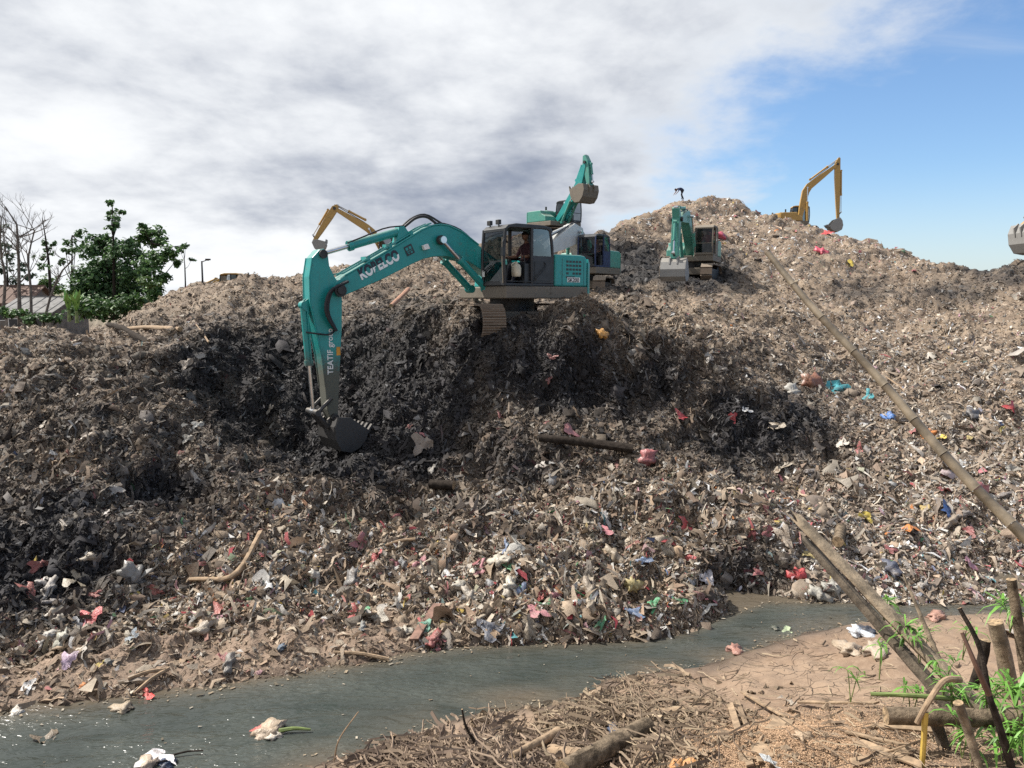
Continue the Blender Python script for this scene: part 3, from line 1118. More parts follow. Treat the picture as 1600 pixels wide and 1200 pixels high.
def track_unit(parent, y, L_=3.7, H=0.92, w=0.6, detail=True):
    r = H / 2
    half = L_ / 2 - r
    fr = MB()
    fr.box(-half, half, y - 0.16, y + 0.16, r - 0.2, r + 0.2)
    for x in (-half, half):
        fr.cyl((x, y - 0.14, r), (x, y + 0.14, r), r - 0.07, 20)
    for k in range(7):
        x = -half + 0.35 + k * (2 * half - 0.7) / 6
        fr.cyl((x, y - 0.17, 0.2), (x, y + 0.17, 0.2), 0.13, 10)
    t = fr.build("track", M['dark'], parent, bevel=0.01)
    per = 4 * half + 2 * math.pi * (r - 0.05)
    n = int(per / 0.19) if detail else 24
    if detail:
        me = shoe_mesh(w)
    mb = MB()
    for k in range(n):
        s_ = k / n * per
        rr = r - 0.05
        if s_ < 2 * half:
            x, z, a = -half + s_, r + rr, 0
        elif s_ < 2 * half + math.pi * rr:
            q = (s_ - 2 * half) / rr
            x, z, a = half + math.sin(q) * rr, r + math.cos(q) * rr, q
        elif s_ < 4 * half + math.pi * rr:
            x, z, a = half - (s_ - 2 * half - math.pi * rr), r - rr, math.pi
        else:
            q = (s_ - 4 * half - math.pi * rr) / rr
            x, z, a = -half - math.sin(q) * rr, r - math.cos(q) * rr, math.pi + q
        if detail:
            so_ = link("shoe", me, t)
            so_.location = (x, y, z)
            so_.rotation_euler = (0, a, 0)
        else:
            Mx = Matrix.Translation((x, y, z)) @ Matrix.Rotation(a, 4, 'Y')
            mb.box(-per / n * 0.47, per / n * 0.47, -w / 2, w / 2, -0.01, 0.05, 0, Mx)
    if not detail:
        mb.build("track_belt", M['rust'], t)
    return t


def cab(root, x0, x1, y0, y1, z0, z1, frame, trim, glass, detail=True):
    """open framed operator's cab: pillars, roof, sills, panes, seat"""
    c = MB()
    t = 0.065
    # floor and lower panels
    c.box(x0, x1, y0, y1, z0, z0 + 0.07)
    c.box(x0, x0 + 0.75, y0, y0 + 0.04, z0 + 0.07, z0 + 0.65)
    c.box(x0, x0 + 0.72, y1 - 0.04, y1, z0 + 0.07, z0 + 0.72)
    c.box(x0, x0 + 0.05, y0 + 0.04, y1 - 0.04, z0 + 0.07, z0 + 0.75)
    cabo = c.build("cab", frame, root, bevel=0.015)
    roof = [(x0 + 0.02, z1 - 0.16), (x0 + 0.10, z1 - 0.05), (x0 + 0.35, z1), (x1 - 0.40, z1), (x1 - 0.14, z1 - 0.05), (x1 - 0.02, z1 - 0.15), (x1 - 0.06, z1 - 0.19),
            (x1 - 0.2, z1 - 0.12), (x0 + 0.25, z1 - 0.11), (x0 + 0.08, z1 - 0.2)]
    MB().prism(roof, y0, y1).build("roof", trim, cabo, bevel=0.03, seg=3)
    for y in (y0 + t / 2, y1 - t / 2):
        # front pillar bows forward a little, rear pillar leans
        MB().tube(curve_pts([(x1 - 0.05, y, z0), (x1 - 0.005, y, z0 + 0.7), (x1 - 0.06, y, z1 - 0.14)], 7), t * 0.62, 6).build("pillar", frame, cabo, smooth=True)
        MB().tube([(x0 + 0.74, y, z0), (x0 + 0.74, y, z1 - 0.06)], t * 0.75, 6).build("pillar", frame, cabo)
        MB().tube(curve_pts([(x0 + 0.03, y, z0 + 0.6), (x0 + 0.05, y, z0 + 1.1), (x0 + 0.14, y, z1 - 0.09)], 6), t * 0.7, 6).build("pillar", frame, cabo, smooth=True)
        MB().box(x0 + 0.05, x0 + 0.72, y - 0.03, y + 0.03, z0 + 0.70, z0 + 0.78).build("window_sill", frame, cabo)
    MB().box(x1 - 0.05, x1 + 0.005, y0 + t, y1 - t, z0 + 0.02, z0 + 0.12).build("front_sill", trim, cabo)
    MB().box(x1 - 0.09, x1 - 0.03, y0 + t, y1 - t, z1 - 0.21, z1 - 0.15).build("front_rail", trim, cabo)
    MB().box(x1 - 0.025, x1 - 0.002, y0 + t, y1 - t, z0 + 0.60, z0 + 0.64).build("front_rail", trim, cabo)
    # panes
    MB().add([(x1 - 0.03, y0 + t, z0 + 0.12), (x1 - 0.03, y1 - t, z0 + 0.12), (x1 - 0.015, y1 - t, z0 + 0.6), (x1 - 0.015, y0 + t, z0 + 0.6)], [(0, 1, 2, 3)]).build("window_pane", glass, cabo)
    MB().add([(x1 - 0.015, y0 + t, z0 + 0.64), (x1 - 0.015, y1 - t, z0 + 0.64), (x1 - 0.06, y1 - t, z1 - 0.17), (x1 - 0.06, y0 + t, z1 - 0.17)], [(0, 1, 2, 3)]).build("window_pane", glass, cabo)
    for y in (y0 + 0.02, y1 - 0.02):
        MB().add([(x0 + 0.08, y, z0 + 0.78), (x0 + 0.7, y, z0 + 0.78), (x0 + 0.7, y, z1 - 0.1), (x0 + 0.16, y, z1 - 0.12)], [(0, 1, 2, 3)]).build("window_pane", glass, cabo)
    MB().add([(x1 - 0.08, y0 + 0.02, z0 + 0.1), (x0 + 0.78, y0 + 0.02, z0 + 0.1), (x0 + 0.78, y0 + 0.02, z1 - 0.1), (x1 - 0.1, y0 + 0.02, z1 - 0.15)], [(0, 1, 2, 3)]).build("window_pane", glass, cabo)
    MB().add([(x0 + 0.06, y0 + 0.08, z0 + 0.78), (x0 + 0.06, y1 - 0.08, z0 + 0.78), (x0 + 0.13, y1 - 0.08, z1 - 0.15), (x0 + 0.13, y0 + 0.08, z1 - 0.15)], [(0, 1, 2, 3)]).build("window_pane", glass, cabo)
    # seat and levers
    ym = (y0 + y1) / 2
    s_ = MB().box(x0 + 0.22, x0 + 0.78, ym - 0.26, ym + 0.26, z0 + 0.33, z0 + 0.47)
    s_.box(x0 + 0.12, x0 + 0.26, ym - 0.24, ym + 0.24, z0 + 0.45, z0 + 1.1)
    s_.box(x0 + 0.3, x0 + 0.7, ym - 0.18, ym + 0.18, z0 + 0.07, z0 + 0.33)
    s_.build("seat", M['seat'], cabo, bevel=0.03)
    for s in (-1, 1):
        MB().box(x0 + 0.4, x0 + 0.95, ym + s * 0.36 - 0.07, ym + s * 0.36 + 0.07, z0 + 0.07, z0 + 0.58).cyl((x0 + 0.88, ym + s * 0.36, z0 + 0.58), (x0 + 0.92, ym + s * 0.36, z0 + 0.8), 0.018, 6).build("console", M['black'], cabo, bevel=0.015)
    return cabo


def text_mesh(txt, size, mat, parent, M4, name="lettering", offset=0.0, extrude=0.004, shear=0.0, spacing=1.0):
    cu = bpy.data.curves.new(name, 'FONT')
    cu.body = txt
    cu.size = size
    cu.extrude = extrude
    cu.offset = offset
    cu.shear = shear
    cu.space_character = spacing
    tmp = bpy.data.objects.new("tmp", cu)
    COL.objects.link(tmp)
    dg = bpy.context.evaluated_depsgraph_get()
    me = bpy.data.meshes.new_from_object(tmp.evaluated_get(dg))
    bpy.data.objects.remove(tmp)
    bpy.data.curves.remove(cu)
    me.materials.clear()
    o_ = link(name, me, parent, mat)
    o_.matrix_local = M4
    return o_


def side_frame(origin, right, up):
    """matrix that lays a text (x right, y up) on a side plane"""
    r_ = Vector(right).normalized()
    u_ = Vector(up).normalized()
    n_v = r_.cross(u_)
    return Matrix(((r_.x, u_.x, n_v.x, origin[0]), (r_.y, u_.y, n_v.y, origin[1]), (r_.z, u_.z, n_v.z, origin[2]), (0, 0, 0, 1)))


def house(root, paint, skirt, xr=-1.6, short=1.25, cabside=1, cabframe=None, trim=None, detail=True, ztop=2.24):
    y_in, y_out = 0.34 * cabside, 1.35 * cabside
    d = MB().prism([(0, 0)] * 0 or [(xr, 1.06), (short, 1.06), (short, 1.38), (xr, 1.38)], min(0.30 * cabside, 1.35 * cabside), max(0.30 * cabside, 1.35 * cabside))
    d.box(xr, 0.85, *sorted((-1.35 * cabside, 0.298 * cabside)), 1.062, 1.378)
    d.build("deck", skirt, root, bevel=0.03)
    MB().cyl((0, 0, 0.72), (0, 0, 1.06), 0.62, 24).build("slew_ring", M['dark'], root, smooth=True)
    # engine cover on the cab side, with a rounded shoulder
    a, b = sorted((y_in, y_out))
    pr = [(xr + 0.02, 1.385), (xr + 0.02, ztop - 0.12), (xr + 0.1, ztop - 0.02), (xr + 0.25, ztop), (-0.40, ztop), (-0.40, 1.385)]
    eng = MB().prism(pr, a, b).build("engine_cover", paint, root, bevel=0.05, seg=3)
    pr2 = [(xr + 0.02, 1.385), (xr + 0.02, ztop - 0.10), (xr + 0.2, ztop - 0.06), (-0.2, ztop - 0.06), (-0.1, ztop - 0.3), (0.30, ztop - 0.5), (0.35, 1.385)]
    a2, b2 = sorted((-1.35 * cabside, -0.38 * cabside))
    MB().prism(pr2, a2, b2).build("side_cover", paint, root, bevel=0.05, seg=3)
    pr3 = [(xr + 0.02, 1.385), (xr + 0.02, ztop + 0.04), (-0.55, ztop + 0.04), (-0.45, ztop - 0.1), (-0.45, 1.385)]
    a3, b3 = sorted((-0.375 * cabside, 0.335 * cabside))
    MB().prism(pr3, a3, b3).build("engine_hood", paint, root, bevel=0.04)
    # counterweight, bowed in plan
    n = 14
    vs, fs = [], []
    for zz, ins in ((1.08, 0.06), (1.2, 0), (ztop - 0.22, 0), (ztop - 0.1, 0.08)):
        for k in range(n + 1):
            y = -1.34 + 2.68 * k / n
            x = xr - 0.005 - (0.62 - ins) * (1 - abs(y / 1.36) ** 3.2)
            vs.append((x, y * (1 - ins * 0.15), zz))
        vs.append((xr - 0.005, 1.34, zz))
        vs.append((xr - 0.005, -1.34, zz))
    m_ = n + 3
    for l in range(3):
        for k in range(m_):
            k2 = (k + 1) % m_
            fs.append((l * m_ + k, l * m_ + k2, (l + 1) * m_ + k2, (l + 1) * m_ + k))
    fs.append(tuple(range(m_ - 1, -1, -1)))
    fs.append(tuple(range(3 * m_, 4 * m_)))
    MB().add(vs, fs).build("counterweight", paint, root, smooth=True)
    MB().cyl((-1.0, 0.0, ztop), (-1.0, 0.0, ztop + 0.35), 0.07, 10).build("exhaust", M['dark'], root, smooth=True)
    ca, cb = sorted((y_in + 0.02 * cabside, y_out))
    return cab(root, -0.36, 1.3, ca, cb, 1.385, 2.97, cabframe or M['black'], trim or M['black'], M['glass'], detail)


def excavator(C, yaw, J, paint, label, group, skirt=None, bmat=None, uc_yaw=None, bk=(0.0, 1.0, False), arm_mat=None, boom_mat=None,
              cabframe=None, trim=None, w_boom=0.46, tilt=(0, 0), htop=2.24):
    root = empty("excavator", C, (tilt[0], tilt[1], yaw))
    tag(root, label, "excavator", group)
    skirt = skirt or M['dirty']
    bmat = bmat or M['bucket_pale']
    arm_mat = arm_mat or paint
    boom_mat = boom_mat or paint
    house(root, paint, skirt, cabframe=cabframe, trim=trim, detail=False, ztop=htop)
    uc = empty("undercarriage", (0, 0, 0), (0, 0, uc_yaw or 0.0))
    uc.parent = root
    for s in (-1, 1):
        track_unit(uc, s * 1.1, detail=False)
    MB().box(-0.9, 0.9, -0.85, 0.85, 0.35, 0.72).build("carbody", M['dirty'], uc, bevel=0.03)
    F, K, T, A, E_ = J['foot'], J['knee'], J['tip'], J['armtop'], J['armend']
    sp = [F, lerp2(F, K, 0.5), lerp2(lerp2(F, K, 0.9), T, 0.03), lerp2(K, T, 0.12), lerp2(K, T, 0.5), T]
    hw_ = J.get('bw', 1.0)
    bo = MB().prism(limb(sp, [0.17, 0.27 * hw_, 0.34 * hw_, 0.33 * hw_, 0.26 * hw_, 0.13]), -w_boom / 2, w_boom / 2).build("boom", boom_mat, root, bevel=0.02)
    MB().tube(curve_pts([(p[0], 0.12, p[1] + 0.36 * hw_) for p in sp[2:]], 8), 0.03, 6).build("hose", M['hose'], bo, smooth=True)
    ar = MB().prism(limb([A, lerp2(A, T, 0.9), lerp2(T, E_, 0.25), lerp2(T, E_, 0.7), E_], [0.10, 0.24, 0.25, 0.18, 0.11]), -0.19, 0.19).build("arm", arm_mat, root, bevel=0.02)
    MB().cyl((T[0], -0.3, T[1]), (T[0], 0.3, T[1]), 0.11, 12).build("pin", M['dark'], ar, smooth=True)
    c0_ = lerp2(K, T, 0.25)
    d = (Vector(T) - Vector(K)).normalized()
    nr = Vector((-d.y, d.x))
    if nr.y < 0:
        nr = -nr
    c0_ = (c0_[0] + nr.x * 0.45, c0_[1] + nr.y * 0.45)
    hydraulic(root, c0_, A, 0.0, 0.09, 0.62, boom_mat, "arm_cylinder")
    for s in (-1, 1):
        hydraulic(root, (0.95, 1.30), lerp2(K, T, 0.05), s * (w_boom / 2 + 0.12), 0.085, 0.6, paint, "boom_cylinder")
    ang, bs_, fl = bk
    bucket(ar, E_, ang, 1.15 * bs_, bs_, bmat, fl)
    # bucket cylinder along the outer side of the arm
    d2 = (Vector(E_) - Vector(T)).normalized()
    side = Vector((-d2.y, d2.x))
    if side.dot(Vector(A) - Vector(T)) * 0 + side.x < 0:
        side = -side
    p0 = Vector(lerp2(T, E_, 0.12)) + side * 0.36
    p1_ = Vector(lerp2(T, E_, 0.88)) + side * 0.30
    hydraulic(ar, tuple(p0), tuple(p1_), 0.0, 0.075, 0.6, arm_mat, "bucket_cylinder")
    MB().tube([(p1_.x, 0.0, p1_.y), (lerp2(T, E_, 0.94)[0], 0.0, lerp2(T, E_, 0.94)[1])], 0.06, 6).build("link", M['dark'], ar)
    return root


# ---- the near excavator
MC = Vector((0.0, 22.0, 4.0))
MYAW = R(218)
mx = empty("excavator", MC, (0, 0, MYAW))
tag(mx, "large teal excavator digging with its bucket in the black pit", "excavator", "excavators working on the heap")
cabo = house(mx, M['teal'], M['dirty'], detail=True)
uc = empty("undercarriage", (0, 0, 0), (0, 0, R(-73) - MYAW))
uc.parent = mx
for s in (-1, 1):
    track_unit(uc, s * 1.1, L_=4.3)
MB().box(-1.0, 1.0, -0.85, 0.85, 0.35, 0.72).build("carbody", M['dirty'], uc, bevel=0.04)
YB0, YB1 = -0.26, 0.22
boom_poly = [(0.25, 1.72), (0.55, 2.02), (1.29, 2.46), (1.81, 2.77), (2.21, 2.90), (2.45, 2.92), (2.71, 2.88), (3.03, 2.75), (4.11, 2.14), (5.15, 1.58), (5.38, 1.44),
             (5.47, 1.28), (5.40, 1.12), (5.23, 1.10), (4.21, 1.50), (3.3, 1.92), (3.0, 2.04), (2.66, 2.12), (2.3, 2.14), (1.6, 2.02), (1.0, 1.72), (0.45, 1.38), (0.25, 1.42)]
boom = MB().prism(boom_poly, YB0, YB1).build("boom", M['teal'], mx, bevel=0.018)
# welded edge plates along the top
top_line = [(1.29, 2.46), (1.81, 2.77), (2.21, 2.90), (2.45, 2.92), (2.71, 2.88), (3.03, 2.75), (4.11, 2.14), (5.15, 1.58)]
for y in (YB0 - 0.0, YB1 - 0.0):
    MB().tube([(p[0], y, p[1] + 0.012) for p in top_line], 0.022, 6).build("edge_plate", M['teal'], boom)
for k, (yy, dz) in enumerate(((0.15, 0.07), (0.09, 0.075), (-0.12, 0.07))):
    MB().tube([(p[0], yy, p[1] + dz) for p in top_line[4:]] + [(5.3, yy, 1.55 + dz)], 0.019, 6).build("hydraulic_pipe", M['teal'], boom, smooth=True)
for x, z in ((3.3, 2.62), (3.9, 2.28), (4.5, 1.96)):
    MB().box(x - 0.04, x + 0.04, -0.16, 0.19, z - 0.02, z + 0.10).build("pipe_clamp", M['teal'], boom)
MB().tube(curve_pts([(2.55, 0.12, 2.96), (2.85, 0.14, 3.10), (3.15, 0.13, 3.05), (3.45, 0.1, 2.83)], 12), 0.035, 8).build("hose", M['hose'], boom, smooth=True)
MB().tube(curve_pts([(2.3, 0.05, 2.96), (2.8, 0.05, 3.16), (3.2, 0.04, 3.05), (3.55, 0.03, 2.78)], 12), 0.03, 8).build("hose", M['hose'], boom, smooth=True)
MB().tube(curve_pts([(1.3, 0.1, 2.52), (1.8, 0.12, 2.84), (2.3, 0.11, 2.97), (2.6, 0.12, 2.95)], 10), 0.02, 6).build("hose", M['hose'], boom, smooth=True)
for (x, z, r_) in ((2.52, 2.53, 0.12), (5.32, 1.24, 0.15)):
    MB().cyl((x, YB0 - 0.16, z), (x, YB1 + 0.16, z), r_ * 0.62, 16).cyl((x, YB1 + 0.05, z), (x, YB1 + 0.12, z), r_, 16).build("pin", M['dark'], boom, smooth=True)
# work lamp on the boom side
MB().prism([(2.86, 2.30), (3.02, 2.26), (3.06, 2.37), (2.92, 2.42)], YB1 + 0.01, YB1 + 0.12).build("work_lamp", M['white'], boom, bevel=0.01)

m, bs = newmat("two_tone_lettering")
sp_ = nt.nodes.new('ShaderNodeSeparateXYZ')
nt.links.new(objvec(), sp_.inputs[0])
nz = NOISE(objvec(), 22, 4, 0.6)
stp = ML('GREATER_THAN', ML('SUBTRACT', sp_.outputs[1], ML('MULTIPLY', sp_.outputs[0], -0.0)), 0.125)
cl = MIXC(stp, (0.80, 0.82, 0.82), (0.012, 0.014, 0.03))
cl = MIXC(ML('MULTIPLY', SM(nz, 0.6, 0.8), 0.15), cl, (0.02, 0.27, 0.25))
nt.links.new(cl, bs.inputs['Base Color'])
bs.inputs['Roughness'].default_value = 0.5
M['two_tone'] = m
# KOBELCO along the boom: reads towards the cab on the left side, so text +x runs rearwards
dirv = Vector((-(4.95 - 3.30), 0, (2.20 - 1.48)))
text_mesh("KOBELCO", 0.36, M['two_tone'], boom, side_frame((4.73, YB1 + 0.008, 1.50), (-1.13, 0, 0.56), (0.56, 0, 1.13)) @ Matrix.Diagonal((0.70, 1, 1, 1)), offset=0.016, spacing=1.06)
ib = MB()
Mf = side_frame((3.46, YB1 + 0.007, 2.09), (-1.13, 0, 0.56), (0.56, 0, 1.13))
lg = MB()
lg.box(0, 0.24, 0, 0.24, -0.002, 0.003)
mk = lg.build("emblem", M['black'], boom)
mk.matrix_local = Mf
lg2 = MB()
for a, b, c_, d_ in ((0.03, 0.10, 0.13, 0.20), (0.13, 0.20, 0.13, 0.20), (0.03, 0.20, 0.09, 0.105), (0.06, 0.09, 0.03, 0.075), (0.13, 0.19, 0.03, 0.07)):
    lg2.box(a, b, c_, d_, 0.004, 0.006)
mk2 = lg2.build("emblem_mark", M['teal'], mk)

# boom cylinders
for y in (YB1 + 0.13, YB0 - 0.13):
    hydraulic(mx, (1.15, 1.32), (2.52, 2.53), y, 0.095, 0.62, M['teal'], "boom_cylinder")
hydraulic(mx, (3.52, 2.72), (5.68, 2.07), 0.0, 0.105, 0.66, M['teal'], "arm_cylinder")
MB().prism([(3.25, 2.58), (3.72, 2.36), (3.6, 2.84), (3.46, 2.84)], -0.12, 0.12).build("cylinder_bracket", M['teal'], boom, bevel=0.015)
MB().tube(curve_pts([(3.5, 0.1, 2.84), (4.0, 0.1, 2.76), (4.6, 0.1, 2.52), (5.0, 0.08, 2.36)], 9), 0.02, 6).build("hose", M['hose'], mx, smooth=True)

# arm
arm_poly = [(5.64, 2.20), (5.76, 2.17), (5.94, 1.98), (6.02, 1.55), (6.02, 0.95), (5.94, 0.60), (5.77, -0.3), (5.70, -1.0), (5.66, -1.55), (5.58, -1.80), (5.46, -1.84),
            (5.39, -1.70), (5.36, -1.2), (5.30, -0.4), (5.24, 0.4), (5.22, 1.02), (5.26, 1.38), (5.40, 1.56), (5.52, 1.80), (5.55, 2.06)]
arm = MB().prism(arm_poly, -0.16, 0.19).build("arm", M['teal_arm'], mx, bevel=0.018)
for y in (-0.16, 0.19):
    MB().tube([(p[0], y, p[1]) for p in arm_poly[2:8]], 0.02, 6).build("edge_plate", M['teal_arm'], arm)
MB().cyl((5.68, -0.26, 2.07), (5.68, 0.25, 2.07), 0.10, 16).build("pin", M['dark'], arm, smooth=True)
MB().cyl((5.50, -0.30, -1.74), (5.50, 0.28, -1.74), 0.09, 16).build("pin", M['dark'], arm, smooth=True)
for k in range(3):
    y = 0.24 + 0.035 * k
    MB().tube(curve_pts([(5.15 - 0.02 * k, y, 1.45), (5.52 + 0.04 * k, y + 0.05, 1.22), (5.62 + 0.05 * k, y + 0.04, 0.75), (5.40 + 0.03 * k, y, 0.30)], 12), 0.03, 8).build("hose", M['hose'], arm, smooth=True)
MB().tube(curve_pts([(5.42, 0.22, 0.32), (5.60, 0.26, 0.22), (5.85, 0.24, 0.24), (6.12, 0.14, 0.28)], 9), 0.022, 6).build("hose", M['hose'], arm, smooth=True)
hydraulic(mx, (6.10, 0.90), (5.93, -1.60), 0.0, 0.085, 0.56, M['teal_arm'], "bucket_cylinder")
MB().prism([(6.02, 1.05), (6.16, 0.95), (6.16, 0.82), (6.0, 0.70)], -0.1, -0.06).build("cylinder_bracket", M['teal_arm'], arm)
MB().prism([(6.02, 1.05), (6.16, 0.95), (6.16, 0.82), (6.0, 0.70)], 0.06, 0.1).build("cylinder_bracket", M['teal_arm'], arm)
MB().tube([(6.06, 0.12, 0.75), (5.99, 0.12, -0.45)], 0.016, 6).build("hydraulic_pipe", M['teal_arm'], arm)
for y in (-0.24, 0.22):
    MB().tube([(5.93, y, -1.60), (5.56, y, -1.28)], 0.045, 6).build("link", M['bucket'], arm)
    MB().tube([(5.93, y * 0.7, -1.60), (5.64, y * 0.7, -1.98)], 0.055, 6).build("link", M['bucket'], arm)
MB().cyl((5.93, -0.30, -1.60), (5.93, 0.28, -1.60), 0.075, 12).build("pin", M['bucket'], arm, smooth=True)
bucket(arm, (5.48, -1.76), R(-4), 1.0, 0.88, M['bucket'])
# lettering up the arm side: TEATIF group
text_mesh("TEATIF group", 0.20, M['white'], arm, side_frame((5.50, 0.196, -0.72), (-0.01, 0, 1.0), (1.0, 0, 0.01)) @ Matrix.Diagonal((0.92, 1, 1, 1)), offset=0.003, spacing=1.02)
MB().box(5.30, 5.40, 0.192, 0.197, -0.28, -0.08).build("sticker", M['amber'], arm)

# engine cover details: panel gap, grille slots, model plate
eng = [c for c in mx.children if c.name.startswith("engine_cover")][0]
MB().box(-0.66, -0.645, 1.345, 1.353, 1.42, 2.12).build("panel_gap", M['black'], eng)
MB().box(-1.45, -1.44, 1.345, 1.353, 1.42, 2.10).build("panel_gap", M['black'], eng)
for rI in range(5):
    for k in range(5):
        x = -0.80 - k * 0.115
        z = 2.08 - rI * 0.105
        if rI == 4 and k > 2 or rI == 3 and k == 1:
            continue
        MB().box(x - 0.085, x, 1.345, 1.355, z - 0.055, z).build("vent_slot", M['black'], eng)
MB().box(-1.30, -0.84, 1.347, 1.356, 1.50, 1.63).build("model_plate", M['white'], eng)
text_mesh("SK200", 0.155, M['black'], eng, side_frame((-0.86, 1.358, 1.51), (-1, 0, 0), (0, 0, 1)), offset=0.002)
# fittings on the cab
for y, x in ((0.55, 1.12), (0.95, 1.14)):
    MB().box(x, x + 0.09, y - 0.07, y + 0.07, 2.95, 3.07).cyl((x + 0.03, y, 2.88), (x + 0.03, y, 2.95), 0.02, 6).build("roof_lamp", M['dark'], cabo, bevel=0.01)
MB().tube(curve_pts([(1.28, 1.33, 2.55), (1.42, 1.45, 2.5), (1.42, 1.45, 2.3)], 6), 0.015, 6).box(1.38, 1.46, 1.40, 1.50, 2.12, 2.34).build("mirror", M['black'], cabo)
MB().tube([(1.31, 1.31, 1.45), (1.35, 1.33, 2.0), (1.33, 1.31, 2.6)], 0.018, 6).build("hand_rail", M['dirty'], cabo)
MB().tube([(1.315, 0.45, 1.75), (1.325, 0.9, 1.95)], 0.012, 5).build("wiper", M['black'], cabo)
MB().box(1.312, 1.32, 0.42, 0.52, 1.62, 1.78).build("sticker", M['white'], cabo)
MB().tube(curve_pts([(0.0, 1.36, 2.02), (-0.05, 1.40, 1.9), (0.25, 1.42, 1.62), (0.35, 1.37, 1.5)], 10), 0.013, 5).build("hose", M['hose'], cabo)
MB().box(-0.27, 0.30, 1.352, 1.362, 1.52, 2.02).build("door_panel", M['black'], cabo, bevel=0.004)
for z in (1.40, 1.50):
    MB().tube([(0.35, 1.36, z), (1.25, 1.36, z)], 0.012, 5).build("door_rail", M['black'], cabo)

# ---- excavators farther up
C2 = at(910, 462, 40)
Y2 = R(238)
excavator(C2, Y2, dict(foot=(0.3, 1.55), knee=(0.75, 3.15), tip=(4.3, 1.9), armtop=(4.8, 2.4), armend=(4.1, -0.6), bw=1.5), M['teal_old'],
          "green excavator with glare whitened boom half hidden behind the large teal excavator", "excavators working on the heap", boom_mat=M['pale_side'],
          cabframe=M['shirt_blue'], uc_yaw=0.3, bk=(0.0, 1.0, False))
C3 = at(868, 378, 58)
Y3 = R(-48)
j3 = lambda a, b: loc(a, b, C3, Y3)
excavator(C3, Y3, dict(foot=(0.3, 1.5), knee=j3(905, 295), tip=j3(917, 254), armtop=j3(915, 243), armend=j3(922, 290)), M['teal_old'],
          "faded green excavator with its arm folded high above the ridge", "excavators working on the heap", bk=(R(-18), 1.35, False), bmat=M['dirty'], boom_mat=M['teal'], uc_yaw=0.5)
C4 = at(1080, 440, 44)
Y4 = R(247)
j4 = lambda a, b: loc(a, b, C4, Y4)
excavator(C4, Y4, dict(foot=(0.3, 1.5), knee=(2.0, 3.35), tip=(4.3, 3.0), armtop=(4.6, 3.55), armend=(4.75, 1.0)), M['teal_old'],
          "teal excavator facing the stream below the hill's peak with pale bucket", "excavators working on the heap", cabframe=M['dirty'], trim=M['dirty'], bk=(R(20), 1.1, False))
C5 = at(622, 434, 60)
Y5 = R(186)
j5 = lambda a, b: loc(a, b, C5, Y5)
excavator(C5, Y5, dict(foot=(0.4, 1.55), knee=j5(580, 360), tip=j5(523, 326), armtop=j5(528, 321), armend=j5(491, 377), bw=0.8), M['yellow'],
          "yellow excavator with its arm in a peak behind the large teal boom", "excavators working on the heap", htop=2.8, bk=(R(-25), 0.95, False))
C6 = at(1243, 370, 76)
Y6 = R(-8)
j6 = lambda a, b: loc(a, b, C6, Y6)
excavator(C6, Y6, dict(foot=(0.3, 1.5), knee=j6(1258, 296), tip=j6(1308, 257), armtop=j6(1311, 247), armend=j6(1309, 342), bw=0.95), M['yellow'],
          "yellow long arm excavator standing on the right hand ridge against blue sky", "excavators working on the heap", cabframe=M['dark'], trim=M['yellow'], bk=(R(10), 1.25, False))
C7 = at(1790, 420, 45)
Y7 = R(178)
j7 = lambda a, b: loc(a, b, C7, Y7)
excavator(C7, Y7, dict(foot=(0.3, 1.5), knee=(1.9, 3.4), tip=(4.4, 4.6), armtop=(4.9, 5.0), armend=j7(1598, 353)), M['yellow'],
          "grey digging bucket hanging at the right edge above the dark mound", "excavators working on the heap", bk=(R(-10), 1.75, False))
C8 = at(383, 487, 62)
excavator(C8, R(170), dict(foot=(0.3, 1.5), knee=(1.8, 2.3), tip=(3.4, 1.7), armtop=(3.8, 2.0), armend=(3.3, 0.6)), M['yellow'],
          "tiny yellow excavator far off on the horizon right of the trees", "excavators working on the heap", trim=M['yellow'])


